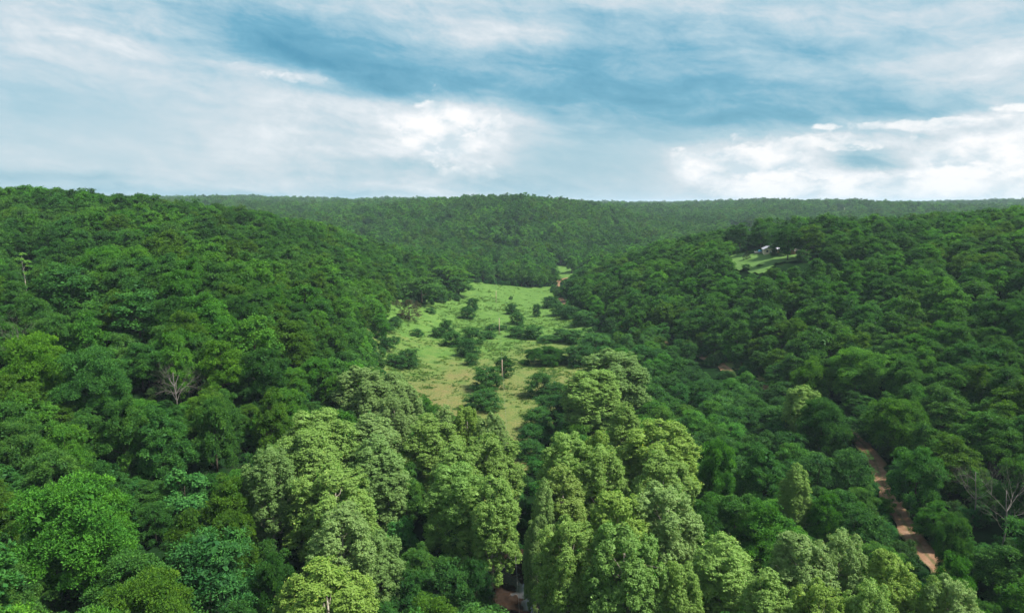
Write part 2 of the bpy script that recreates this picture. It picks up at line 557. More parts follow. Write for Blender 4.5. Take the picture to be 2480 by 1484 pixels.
def road_mat(name, c1, c2, c3):
    m, t, out = new_mat(name)
    p = t.new('ShaderNodeBsdfPrincipled')
    p.inputs['Roughness'].default_value = 0.95
    tcn = t.new('ShaderNodeTexCoord')
    p.inputs['Specular IOR Level'].default_value = 0.08
    a = t.noise(tcn.outputs['Object'], 0.35, 6, 0.7)
    b_ = t.noise(tcn.outputs['Object'], 3.0, 4, 0.7)
    c = t.ramp(t.m('ADD', t.m('MULTIPLY', a, 0.6), t.m('MULTIPLY', b_, 0.4)), [(0.32, c1), (0.5, c2), (0.66, c3)])
    if name == 'gravel_track':
        # two worn wheel lines, with weeds down the middle and creeping in from the verges
        ac = t.new('ShaderNodeAttribute', attribute_name='across')
        ab = t.m('ADD', t.m('ABSOLUTE', ac.outputs['Fac']), t.m('MULTIPLY', t.m('SUBTRACT', a, 0.5), 0.7))
        wear = t.ramp(ab, [(0.0, (0.75, 0.75, 0.75)), (0.12, (0.45, 0.45, 0.45)), (0.22, (0, 0, 0)), (0.66, (0, 0, 0)), (0.90, (1, 1, 1))])
        c = t.mix(t.m('MULTIPLY', wear, t.m('MULTIPLY', b_, 1.5), clamp=True), c, (0.035, 0.065, 0.018))
    t.l.new(c, p.inputs['Base Color'])
    bu = t.new('ShaderNodeBump')
    bu.inputs['Strength'].default_value = 0.7
    t.l.new(b_, bu.inputs['Height'])
    t.l.new(bu.outputs[0], p.inputs['Normal'])
    t.l.new(p.outputs[0], out.inputs[0])
    return m


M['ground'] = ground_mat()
M['meadow'] = meadow_mat()
M['lawn'] = plain('lawn_grass', (0.080, 0.160, 0.024), (0.05, 0.12, 0.018), 0.3, 0.9, 0.3)
M['pasture'] = plain('pasture_grass', (0.13, 0.16, 0.07), (0.08, 0.12, 0.05), 0.02, 0.95)
M['road'] = road_mat('gravel_track', (0.11, 0.058, 0.032), (0.19, 0.11, 0.066), (0.28, 0.19, 0.13))
M['bank'] = road_mat('creek_gravel', (0.010, 0.007, 0.005), (0.018, 0.011, 0.007), (0.032, 0.020, 0.013))  # brown gravel, colour darkened further to stand in for deep tree shade

# water
m, t, out = new_mat('creek_water')
p = t.new('ShaderNodeBsdfPrincipled')
p.inputs['Base Color'].default_value = (0.045, 0.045, 0.05, 1)
p.inputs['Roughness'].default_value = 0.12
p.inputs['IOR'].default_value = 1.33
p.inputs['Specular IOR Level'].default_value = 1.0
tcn = t.new('ShaderNodeTexCoord')
b = t.new('ShaderNodeBump')
b.inputs['Strength'].default_value = 0.25
t.l.new(t.noise(tcn.outputs['Object'], 2.5, 4, 0.6), b.inputs['Height'])
t.l.new(b.outputs[0], p.inputs['Normal'])
t.l.new(p.outputs[0], out.inputs[0])
M['water'] = m

# ------------------------------------------------------------------ ground sheet, one polar grid out past the horizon
na, nr = 720, 230
aa = np.linspace(-math.pi, math.pi, na, endpoint=False)
rr = np.exp(np.linspace(math.log(6), math.log(15000), nr))
A, Q = np.meshgrid(aa, rr, indexing='ij')
gx, gy = Q * np.sin(A), Q * np.cos(A)
gz = height(gx, gy)
V = np.stack([gx, gy, gz], -1).reshape(-1, 3)
i, j = np.meshgrid(np.arange(na), np.arange(nr - 1), indexing='ij')
i2 = (i + 1) % na
Fq = np.stack([i * nr + j, i * nr + j + 1, i2 * nr + j + 1, i2 * nr + j], -1).reshape(-1, 4)
V = np.vstack([V, [[0, 0, float(height(0.0, 1.0))]]])
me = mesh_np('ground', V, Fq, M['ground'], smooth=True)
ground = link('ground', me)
tag(ground, kind='structure')


def inside(poly, x, y):
    x = np.asarray(x, float)
    y = np.asarray(y, float)
    r = np.zeros(x.shape, bool)
    n = len(poly)
    for k in range(n):
        x1, y1 = poly[k]
        x2, y2 = poly[(k + 1) % n]
        c = ((y1 > y) != (y2 > y)) & (x < (x2 - x1) * (y - y1) / (y2 - y1 + 1e-12) + x1)
        r ^= c
    return r


def sheet(name, poly, mat, step, off):
    """patch of ground cover inside a world polygon, draped over the terrain"""
    P = np.array(poly)
    xs = np.arange(P[:, 0].min() - step, P[:, 0].max() + step, step)
    ys = np.arange(P[:, 1].min() - step, P[:, 1].max() + step, step)
    X, Y = np.meshgrid(xs, ys, indexing='ij')
    Z = height(X, Y) + off + vnoise(X / 3.1, Y / 3.1, 9) * 0.06
    jx = X + vnoise(X / step * 0.73, Y / step * 0.73, 5) * step * 0.3
    jy = Y + vnoise(X / step * 0.73, Y / step * 0.73, 6) * step * 0.3
    cxm = (X[:-1, :-1] + X[1:, 1:]) / 2
    cym = (Y[:-1, :-1] + Y[1:, 1:]) / 2
    keep = inside(poly, cxm + vnoise(cxm / 7, cym / 7, 11) * 2.2, cym + vnoise(cxm / 7, cym / 7, 12) * 2.2)
    ii, jj = np.nonzero(keep)
    ny = len(ys)
    Fs = np.stack([ii * ny + jj, (ii + 1) * ny + jj, (ii + 1) * ny + jj + 1, ii * ny + jj + 1], -1)
    used, inv = np.unique(Fs.ravel(), return_inverse=True)
    Vs = np.stack([jx, jy, Z], -1).reshape(-1, 3)[used]
    o = link(name, mesh_np(name, Vs, inv.reshape(-1, 4), mat, smooth=True))
    tag(o, kind='structure')
    return o


# world outlines, from where the edges stand in the view
MEADOW_PX = [(1128, 703), (1200, 698), (1332, 698), (1342, 722), (1392, 762), (1404, 800), (1412, 850), (1412, 930), (1400, 965), (1330, 1000), (1292, 1060), (1284, 1130),
             (1230, 1130), (1170, 1060), (1050, 1040), (960, 960), (930, 900), (938, 796), (1010, 770), (1108, 744)]
MEADOW = [floor_pt(*q) for q in MEADOW_PX]
_c = np.mean(MEADOW, axis=0)
MEADOW_W = [tuple(_c + (np.array(q) - _c) * (1.15, 1.02)) for q in MEADOW]
sheet('meadow', MEADOW_W, M['meadow'], 2.0, 0.22)
STRIP = [floor_pt(1200, 1132), floor_pt(1320, 1132), floor_pt(1300, 1366), floor_pt(1215, 1366)]
FAR1 = [floor_pt(*q) for q in [(1190, 656), (1212, 656), (1212, 676), (1192, 676)]]
FAR2 = [floor_pt(*q) for q in [(1335, 656), (1390, 656), (1390, 678), (1335, 678)]]
sheet('meadow', FAR1, M['meadow'], 3.0, 0.3)
sheet('meadow', FAR2, M['meadow'], 3.0, 0.3)
LAWN = [hit(*q) for q in [(1768, 619), (1800, 615.5), (1850, 614), (1900, 614), (1930, 617), (1935, 632), (1880, 640), (1852, 668), (1815, 660), (1765, 645)]]
sheet('lawn', LAWN, M['lawn'], 2.0, 0.35)
VERGE = [floor_pt(*q) for q in [(1712, 876), (1745, 880), (1870, 932), (1865, 950), (1800, 926), (1735, 900)]]
sheet('verge_grass', VERGE, M['meadow'], 1.5, 0.2)
FIELDS = []
for cxp, cyp, wx_, dy in [(1945, 504, 45, 3), (2010, 510, 55, 3), (2240, 503, 60, 3), (2310, 501, 48, 3)]:
    h0 = hit(cxp, cyp)
    x0, y0 = h0 if h0 and h0[1] > 900 else ((cxp - CX) / F * 2200, 2200)
    wm = wx_ * y0 / F
    pf = [(x0 - wm, y0 - 60), (x0 + wm * 0.8, y0 - 70), (x0 + wm, y0 + 70), (x0 - wm * 0.7, y0 + 80)]
    FIELDS.append(pf)
    sheet('pasture', pf, M['pasture'], 14, 1.2)

# ------------------------------------------------------------------ the track and the creek
ROAD_PX = [(1500, 668), (1430, 672), (1382, 677), (1352, 686), (1358, 725), (1395, 762), (1452, 788), (1575, 842), (1718, 892), (1785, 934), (1862, 961), (1985, 1015), (2078, 1068),
           (2118, 1120), (2138, 1175), (2172, 1240), (2222, 1318), (2290, 1400), (2420, 1530)]


def spline(pts, n=12):
    out = []
    P = [pts[0]] + list(pts) + [pts[-1]]
    for k in range(1, len(P) - 2):
        p0, p1, p2, p3 = [np.array(P[k + q], float) for q in (-1, 0, 1, 2)]
        for s in np.linspace(0, 1, n, endpoint=False):
            out.append(0.5 * ((2 * p1) + (-p0 + p2) * s + (2 * p0 - 5 * p1 + 4 * p2 - p3) * s * s + (-p0 + 3 * p1 - 3 * p2 + p3) * s ** 3))
    out.append(np.array(pts[-1], float))
    return np.array(out)


def ribbon(name, path, width, mat, off, nw=6, rough=0.03, seed=21):
    d = np.gradient(path, axis=0)
    d /= np.linalg.norm(d, axis=1)[:, None] + 1e-9
    nrm = np.stack([d[:, 1], -d[:, 0]], -1)
    rows, acr = [], []
    for k in range(len(path)):
        wl = width * (1 + 0.38 * vnoise(k * 0.37, 0.0, seed)) / 2
        wr = width * (1 + 0.38 * vnoise(k * 0.37, 9.0, seed)) / 2
        s = np.linspace(-wl, wr, nw + 1)
        q = path[k][None, :] + nrm[k][None, :] * s[:, None]
        z = height(q[:, 0], q[:, 1]) + off - 0.12 * (np.abs(s) > 0.9 * max(wl, wr)) + vnoise(q[:, 0] * 1.3, q[:, 1] * 1.3, seed + 1) * rough
        rows.append(np.column_stack([q, z]))
        acr.append(s / max(wl, wr))
    Vr = np.vstack(rows)
    ii, jj = np.meshgrid(np.arange(len(path) - 1), np.arange(nw), indexing='ij')
    Fr = np.stack([ii * (nw + 1) + jj, ii * (nw + 1) + jj + 1, (ii + 1) * (nw + 1) + jj + 1, (ii + 1) * (nw + 1) + jj], -1).reshape(-1, 4)
    o = link(name, mesh_np(name, Vr, Fr, mat, {'across': np.concatenate(acr)}, smooth=True))
    tag(o, kind='structure')
    return o


ROAD = spline([(hit(*q) if q[0] > 2000 else floor_pt(*q)) for q in ROAD_PX], 14)
ribbon('dirt_track', ROAD, 4.6, M['road'], 0.42, 16, 0.12)

CREEK_PX = [(1080, 1345), (1180, 1368), (1230, 1402), (1275, 1440), (1320, 1500), (1370, 1580)]
CREEK = spline([floor_pt(q[0], q[1], -0.5) for q in CREEK_PX], 14)
# gravel bed with humps that stand out of the water
d = np.gradient(CREEK, axis=0)
d /= np.linalg.norm(d, axis=1)[:, None]
nrm = np.stack([d[:, 1], -d[:, 0]], -1)
rows = []
NWB = 56
for k in range(len(CREEK)):
    s = np.linspace(-9, 9, NWB)
    q = CREEK[k][None, :] + nrm[k][None, :] * s[:, None]
    u = np.abs(s + 0.4) / 9
    prof = 0.16 + np.clip((u - 0.22) * 1.9, -0.42, 1.0) * 0.85
    nz = vnoise(q[:, 0] * 0.45, q[:, 1] * 0.45, 31) * 0.28 + vnoise(q[:, 0] * 1.4, q[:, 1] * 1.4, 32) * 0.24 + vnoise(q[:, 0] * 3.5, q[:, 1] * 3.5, 33) * 0.12
    z = height(q[:, 0], q[:, 1]) + 0.1 + prof + nz
    z[[0, -1]] -= 1.3
    rows.append(np.column_stack([q, z]))
Vr = np.vstack(rows)
ii, jj = np.meshgrid(np.arange(len(CREEK) - 1), np.arange(NWB - 1), indexing='ij')
Fr = np.stack([ii * NWB + jj, ii * NWB + jj + 1, (ii + 1) * NWB + jj + 1, (ii + 1) * NWB + jj], -1).reshape(-1, 4)
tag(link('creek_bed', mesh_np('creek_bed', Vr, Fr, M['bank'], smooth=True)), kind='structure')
zc = [float(height(q[0], q[1])) + 0.24 for q in CREEK]
wv = []
for k in range(len(CREEK)):
    for s in (-6.5, 6.5):
        q = CREEK[k] + nrm[k] * s
        wv.append((q[0], q[1], zc[k]))
wf = [(2 * k, 2 * k + 1, 2 * k + 3, 2 * k + 2) for k in range(len(CREEK) - 1)]
tag(link('creek_water', mesh_np('creek_water', wv, wf, M['water'])), kind='structure')


# ------------------------------------------------------------------ leaves
def leaf_quads(C, N, size, aspect, fold, g, T=None):
    """C centres, N normals -> folded rhombic leaf sprays"""
    n = len(C)
    N = N / (np.linalg.norm(N, axis=1)[:, None] + 1e-9)
    if T is None:
        T = np.cross(N, g.normal(size=(n, 3)))
        T /= np.linalg.norm(T, axis=1)[:, None] + 1e-9
        B = np.cross(N, T)
    else:
        T = T / (np.linalg.norm(T, axis=1)[:, None] + 1e-9)
        B = np.cross(N, T)
        B /= np.linalg.norm(B, axis=1)[:, None] + 1e-9
        N = np.cross(T, B)
    s = size[:, None]
    a = C - T * s * 0.5
    b_ = C + B * s * 0.5 * aspect + N * s * fold
    c = C + T * s * 0.5
    d_ = C - B * s * 0.5 * aspect + N * s * fold
    Vv = np.stack([a, b_, c, d_], 1).reshape(-1, 3)
    Ff = np.arange(4 * n).reshape(-1, 4)
    return Vv, Ff


def sph(n, g):
    v_ = g.normal(size=(n, 3))
    return v_ / np.linalg.norm(v_, axis=1)[:, None]


leaf_heart = 1.0


def crown_leaves(lobes, g, tufts, leaves, tuft_r, leaf, aspect=0.75, fold=0.12, up=0.5, flat=1.0, jit=0.55, low=-0.35, droop=0.0, core=None, star=False, heart=0, side=False):
    """lobes: (x,y,z,rx,rz). Tufts sit on the lobes, leaves on the tufts."""
    Cs, Ns, Vs_, Ts = [], [], [], []
    L = np.array(lobes)
    centre = L[:, :3].mean(0) if core is None else np.array(core, float)
    for (lx, ly, lz, rx, rz) in lobes:
        k = max(4, int(tufts * (rx ** 1.6) * 0.35))
        dr = sph(k * 3, g)
        out = np.array([lx, ly, lz], float) - centre
        out /= np.linalg.norm(out) + 1e-6
        if side:
            out = np.array([lx, ly, 0.0]) / (math.hypot(lx, ly) + 0.4)
        sc = dr[:, 2] * (0.45 if side else 0.8) + dr @ out * (1.1 if side else 0.7) + g.normal(size=len(dr)) * 0.25
        dr = dr[np.argsort(-sc)[:k]]
        P = np.array([lx, ly, lz]) + dr * np.array([rx, rx, rz]) * g.uniform(0.72, 1.1, (k, 1))
        # drop tufts buried in a neighbour
        for tpos, tdir in zip(P, dr):
            q = (tpos - L[:, :3]) / np.stack([L[:, 3], L[:, 3], L[:, 4]], -1)
            if (np.einsum('ij,ij->i', q, q) < 0.40).sum() > 0 and g.random() < 0.85:
                continue
            tr_ = tuft_r * g.uniform(0.65, 1.35)
            m_ = int(leaves * g.uniform(0.7, 1.3))
            ld = sph(m_ * 2, g)
            ld = ld[(ld[:, 2] + 0.45 * (ld @ tdir)) > low][:m_]
            off = ld * np.array([tr_, tr_, tr_ * 0.75 * flat]) * g.uniform(0.45, 1.15, (len(ld), 1))
            off[:, 2] -= droop * (off[:, 0] ** 2 + off[:, 1] ** 2) / tr_
            Cs.append(tpos + off)
            Ns.append(ld * 0.8 + tdir * 0.5 + np.array([0, 0, up]) + g.normal(size=ld.shape) * jit)
            Ts.append(ld * np.array([1, 1, 0.7]) + np.array([0, 0, 0.15]) + g.normal(size=ld.shape) * 0.25)
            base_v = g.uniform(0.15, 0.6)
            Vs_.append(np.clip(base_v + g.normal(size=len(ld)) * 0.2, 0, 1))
    C = np.vstack(Cs)
    N = np.vstack(Ns)
    va = np.concatenate(Vs_)
    sz = leaf * g.uniform(0.65, 1.35, len(C))
    Vv, Ff = leaf_quads(C, N, sz, aspect, fold, g, np.vstack(Ts) if star else None)
    va = np.repeat(va, 4)
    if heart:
        # inner sprays added to close the crown and darken its gaps, in dark tones
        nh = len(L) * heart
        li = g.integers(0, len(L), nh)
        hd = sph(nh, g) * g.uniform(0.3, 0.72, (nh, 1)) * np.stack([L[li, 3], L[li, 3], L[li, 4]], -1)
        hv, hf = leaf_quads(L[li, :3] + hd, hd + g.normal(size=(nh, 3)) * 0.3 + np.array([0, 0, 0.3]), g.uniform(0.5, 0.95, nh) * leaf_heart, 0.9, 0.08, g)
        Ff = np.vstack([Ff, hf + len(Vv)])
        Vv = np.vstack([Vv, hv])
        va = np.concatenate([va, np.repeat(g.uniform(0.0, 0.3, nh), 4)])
    return Vv, Ff, va


def limb_tubes(mb, H, r0, targets, g, base_frac=0.35, lean=(0, 0), n=6):
    """tapering trunk with limbs that fork off towards the lobes"""
    top = H * 0.82
    pts, rad = [], []
    for k in range(8):
        s = k / 7
        pts.append((lean[0] * s + math.sin(s * 5 + r0 * 9) * 0.25 * s, lean[1] * s + math.cos(s * 4) * 0.2 * s, top * s - 0.4 * (k == 0)))
        rad.append(r0 * (1.35 if k == 0 else 1) * (1 - 0.82 * s))
    mb.tube(pts, rad, n)
    for (tx, ty, tz) in targets:
        z0 = max(H * base_frac, tz - 0.55 * math.hypot(tx, ty) - 1.5)
        s = min(z0 / top, 0.92)
        p0 = Vector((lean[0] * s, lean[1] * s, z0))
        p3 = Vector((tx, ty, tz))
        mid1 = p0.lerp(p3, 0.35) + Vector((0, 0, -0.4)) + Vector(g.normal(size=3)) * 0.25
        mid2 = p0.lerp(p3, 0.7) + Vector(g.normal(size=3)) * 0.3
        r = r0 * (1 - 0.82 * s) * 0.55
        mb.tube([p0, mid1, mid2, p3], [r, r * 0.75, r * 0.5, r * 0.15], 5, cap=False)
        for _ in range(2):
            e = p3 + Vector(g.normal(size=3)) * 1.1 + Vector((0, 0, 0.5))
            mb.tube([mid2, mid2.lerp(e, 0.6), e], [r * 0.4, r * 0.25, r * 0.06], 4, cap=False)


PROTO = {}


def add_proto(kind, V_, F_, va, leafmat, mbt, barkmat, H, W):
    """stores crown mesh, trunk mesh and the joined mesh of a finished tree kind"""
    cm = mesh_np(kind + '_crown', V_, F_, M[leafmat], {'vary': va})
    tm = mbt.mesh(kind + '_trunk', M[barkmat], True)
    PROTO.setdefault(kind, []).append(dict(crown=cm, trunk=tm, H=H, W=W))


def measured(V_):
    r_ = np.hypot(V_[:, 0], V_[:, 1])
    return float(np.percentile(V_[:, 2], 99.7)), 2 * float(np.percentile(r_, 95))


def broadleaf(seed, leaf=0.42, H=17.0, Rr=6.2, nl=30, kind='broad', tufts=9, leaves=26, tr=0.8, heart=50):
    g = np.random.default_rng(seed)
    lobes = []
    cz = H * 0.50
    ell = g.uniform(0.88, 1.12)
    for k in range(nl):
        t_ = (k + 0.5) / nl
        el_ = math.asin(1 - 1.80 * t_)
        az_ = k * 2.399963 + g.uniform(-0.5, 0.5)
        rr_ = Rr * g.uniform(0.46, 0.98)
        lr = Rr * g.uniform(0.17, 0.40)
        lobes.append((rr_ * math.cos(el_) * math.cos(az_) * ell, rr_ * math.cos(el_) * math.sin(az_) / ell, cz + H * 0.41 * math.sin(el_) * g.uniform(0.68, 1.18), lr, lr * g.uniform(0.7, 0.95)))
    lobes.append((g.normal() * 0.6, g.normal() * 0.6, H * 0.84, Rr * 0.33, Rr * 0.30))
    for k in range(6):
        az_ = k * 1.047 + 0.5
        lobes.append((Rr * 0.38 * math.cos(az_), Rr * 0.38 * math.sin(az_), H * (0.62 if k % 2 else 0.42), Rr * 0.42, Rr * 0.42))
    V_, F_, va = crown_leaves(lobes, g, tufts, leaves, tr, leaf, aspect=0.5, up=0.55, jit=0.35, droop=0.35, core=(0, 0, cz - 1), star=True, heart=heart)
    mb = MB()
    limb_tubes(mb, H, 0.30, [l[:3] for l in lobes[::3]], g, 0.3)
    h_, w_ = measured(V_)
    add_proto(kind, V_, F_, va, 'leaf', mb, 'bark', h_, w_)


def sycamore(seed, leaf=0.23, H=25.0, Rr=5.6, kind='syc', narrow=1.0):
    g = np.random.default_rng(seed)
    lobes = []
    # a domed crown broken into a handful of rounded leaders of unequal height
    nlead = int(g.integers(3, 6))
    ph = [g.uniform(0, 6.28) for _ in range(3)]
    zc = H * 0.60
    nlob = 74
    for k in range(nlob):
        t_ = (k + 0.5) / nlob
        an = k * 2.399963 + g.uniform(-0.25, 0.25)
        bump = 0.5 + 0.5 * math.cos(nlead * an + ph[0])
        toph = H * (0.70 + 0.22 * bump + 0.07 * math.sin(an + ph[1]))
        u_ = 1 - t_
        z = H * 0.16 + (toph - H * 0.16) * u_ ** 0.75
        if z > zc:
            q = (z - zc) / (H * 0.97 - zc)
            pr_ = math.sqrt(max(0.0, 1 - q ** 1.6))
        else:
            pr_ = 1 - 0.22 * ((zc - z) / zc) ** 1.5
        rad = Rr * pr_ * (0.60 + 0.30 * bump) * g.uniform(0.82, 1.10)
        lr = g.uniform(0.85, 1.75)
        lobes.append((rad * math.cos(an), rad * math.sin(an), z, lr, lr * 1.5))
    for k in range(nlead):
        an = (2 * math.pi * k - ph[0]) / nlead
        zt = H * g.uniform(0.76, 0.97)
        lobes.append((Rr * 0.44 * math.cos(an), Rr * 0.44 * math.sin(an), zt, 1.2, 1.8))
        lobes.append((Rr * 0.40 * math.cos(an), Rr * 0.40 * math.sin(an), zt - 3, 2.0, 2.2))
        lobes.append((Rr * 0.42 * math.cos(an), Rr * 0.42 * math.sin(an), zt - 7, 2.2, 2.6))
    lobes.append((g.normal() * 0.6, g.normal() * 0.6, H * 0.955, 1.4, 1.5))
    lobes.append((0, 0, H * 0.88, 2.2, 2.4))
    lobes = [(x * narrow, y * narrow, z, r1, r2) for (x, y, z, r1, r2) in lobes]
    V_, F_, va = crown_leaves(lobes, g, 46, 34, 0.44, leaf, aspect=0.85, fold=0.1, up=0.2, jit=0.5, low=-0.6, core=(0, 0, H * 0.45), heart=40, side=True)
    # scattered leaves coloured pale to paint sun glints on the crown
    nlv = len(va) // 4
    yv = g.random(nlv) < 0.17
    va = np.where(np.repeat(yv, 4), 0.95, np.clip(va, 0, 0.74))
    mb = MB()
    limb_tubes(mb, H, 0.42, [l[:3] for l in lobes[::3]], g, 0.2)
    h_, w_ = measured(V_)
    add_proto(kind, V_, F_, va, 'syc', mb, 'bark_pale', h_, w_)


def locust(seed, H=8.0, Rr=4.6, nl=44, kind='locust', leaf=0.30):
    g = np.random.default_rng(seed)
    lobes = []
    for k in range(nl):
        t_ = (k + 0.5) / nl
        z = H * (0.06 + 0.84 * t_) + g.uniform(-0.3, 0.3)
        env = Rr * (math.sin(min(1.0, 0.26 + t_ * 0.60) * math.pi) ** 0.6)
        az_ = k * 2.399963 + g.uniform(-0.5, 0.5)
        rr_ = env * g.uniform(0.25, 0.88)
        lr = Rr * g.uniform(0.20, 0.38)
        lobes.append((rr_ * math.cos(az_), rr_ * math.sin(az_), z, lr, lr * 0.55))
    lobes.append((0, 0, H * 0.93, Rr * 0.26, Rr * 0.18))
    V_, F_, va = crown_leaves(lobes, g, 20, 26, 0.66, leaf, aspect=0.36, fold=0.05, up=0.9, flat=0.55, jit=0.45, low=-0.9, droop=0.45, core=(0, 0, H * 0.4), star=True, heart=16)
    mb = MB()
    limb_tubes(mb, H, 0.16, [l[:3] for l in lobes[::4]], g, 0.12)
    h_, w_ = measured(V_)
    add_proto(kind, V_, F_, va, 'locust', mb, 'bark', h_, w_)


def cedar(seed, H=7.5, Rr=2.8):
    g = np.random.default_rng(seed)
    lobes = []
    for k in range(30):
        t_ = (k + 0.5) / 30
        env = Rr * (1 - t_) ** 0.62 * min(1, 0.72 + t_ * 2.0)
        az_ = k * 2.399963
        lobes.append((env * 0.68 * math.cos(az_), env * 0.68 * math.sin(az_), H * (0.06 + 0.88 * t_), max(0.35, env * 0.42), max(0.5, env * 0.5)))
    V_, F_, va = crown_leaves(lobes, g, 30, 22, 0.34, 0.24, aspect=0.5, up=0.5, jit=0.6, low=-0.8, core=(0, 0, H * 0.3))
    mb = MB()
    limb_tubes(mb, H, 0.16, [l[:3] for l in lobes[::4]], g, 0.1)
    h_, w_ = measured(V_)
    add_proto('cedar', V_, F_, va, 'cedar', mb, 'bark', h_, w_)


def vine(seed):
    """a tree smothered in creeper: hanging curtains of big glossy leaves"""
    g = np.random.default_rng(seed)
    lobes = [(g.uniform(-2.6, 2.6), g.uniform(-2.6, 2.6), g.uniform(2, 8.5), g.uniform(1.2, 2.2), g.uniform(1.2, 2.0)) for _ in range(17)]
    V_, F_, va = crown_leaves(lobes, g, 42, 22, 0.55, 0.32, aspect=0.95, fold=0.06, up=0.5, jit=0.4, low=-0.6, droop=0.5, core=(0, 0, 3.5), heart=50)
    mb = MB()
    limb_tubes(mb, 9, 0.2, [l[:3] for l in lobes[::2]], g, 0.2)
    h_, w_ = measured(V_)
    add_proto('vine', V_, F_, va, 'vine', mb, 'bark', h_, w_)


for sd_ in range(6):
    broadleaf(100 + sd_, 0.52, H=17 + (sd_ % 3), Rr=6.0 + 0.3 * (sd_ % 2), nl=22 + 3 * sd_, tufts=11, leaves=22)
for sd_ in range(3):
    broadleaf(200 + sd_, 0.34, H=17, Rr=6.2, nl=30 + 4 * sd_, kind='broad_fine', tufts=19, leaves=34, tr=0.72, heart=90)
for sd_ in range(2):
    broadleaf(250 + sd_, 0.36, H=20, Rr=8.4, nl=50 + 8 * sd_, kind='broad_big', tufts=17, leaves=34, tr=0.85, heart=110)
leaf_heart = 1.6
for sd_ in range(4):
    broadleaf(300 + sd_, 0.95, H=16, Rr=6.2, nl=12 + sd_ * 3, kind='broad_far', tufts=6, leaves=14, tr=1.0, heart=14)
leaf_heart = 1.0
for sd_ in range(4):
    sycamore(400 + sd_, narrow=(1.0, 0.85, 1.05, 0.7)[sd_])
for sd_ in range(3):
    locust(500 + sd_)
locust(510, H=4.0, Rr=3.2, nl=20, kind='shrub')
locust(511, H=3.4, Rr=3.4, nl=18, kind='shrub')
cedar(600)
cedar(601, 8.5, 2.4)
vine(700)

TINT = {
    'deep': ((0.66, 0.76, 0.76), 'dark green'), 'teal': ((0.88, 1.0, 1.12), 'blue-green'), 'mid': ((1.0, 1.0, 1.0), 'mid green'),
    'olive': ((1.22, 1.0, 0.6), 'olive green'), 'yellow': ((1.28, 1.22, 0.75), 'yellow-green'), 'pale': ((1.32, 1.18, 1.3), 'pale grey-green'),
    'vivid': ((1.08, 1.22, 0.8), 'vivid green'), 'bright': ((1.5, 1.45, 1.0), 'light green'), 'brown': ((1.6, 0.95, 0.9), 'brownish green'),
    'silver': ((1.45, 1.28, 1.4), 'silvery green'), 'gold': ((1.5, 1.36, 0.6), 'yellow-green'),
}
THINGS = []      # landmarks for wording: (px, py, phrase)
NAMED = []       # (x, y, radius, px, py, rpx, depth)
NAME_OF = {'broad': 'broadleaf_tree', 'broad_big': 'broadleaf_tree', 'broad_fine': 'broadleaf_tree', 'broad_far': 'broadleaf_tree', 'syc': 'sycamore_tree', 'locust': 'locust_tree',
           'shrub': 'shrub', 'cedar': 'cedar_tree', 'vine': 'vine_covered_tree'}


def plant(kind, x, y, Ht, W, tint, label, cat='tree', group=None, idx=None, z=None):
    pr = PROTO[kind]
    P_ = pr[(idx if idx is not None else random.randrange(len(pr))) % len(pr)]
    z = float(height(x, y)) if z is None else z
    if kind == 'syc':
        tint = [0.65 * c + 0.35 * q for c, q in zip(tint, (1.2, 1.16, 0.98))]
    e = empty(NAME_OF[kind], (x, y, z), random.uniform(0, 6.28))
    s, sz = W / P_['W'], Ht / P_['H']
    tj = random.uniform(0.92, 1.08)
    for nm, me_ in (('crown', P_['crown']), ('trunk', P_['trunk'])):
        o = link(nm, me_, e)
        o.scale = (s, s, sz)
        if nm == 'crown':
            o['tint'] = [tint[0] * tj, tint[1] * tj, tint[2] * tj]
    tag(e, label, cat, group)
    return e


def by_top(kind, px, py, wpx, Ht, tint, label, idx=None, land=None, group=None):
    """plants a tree of height Ht where its top shows at (px, py)"""
    h_ = hit(px, py, Ht)
    x, y = h_
    z = float(height(x, y))
    _, _, dep = proj(x, y, z + Ht)
    W = wpx * dep / F * (1.27 if kind == 'syc' and wpx > 90 else 1.0)
    tn = TINT[tint][0]
    if kind == 'broad_fine' and W > 14.5:
        kind = 'broad_big'
    e = plant(kind, x, y, Ht, W, tn, label, group=group, idx=idx)
    cxp, cyp, _ = proj(x, y, z + Ht * 0.62)
    NAMED.append((x, y, W / 2, px, (py + cyp) / 2, wpx / 2, dep, abs(cyp - py)))
    if land:
        THINGS.append((px, cyp, land))
    return e


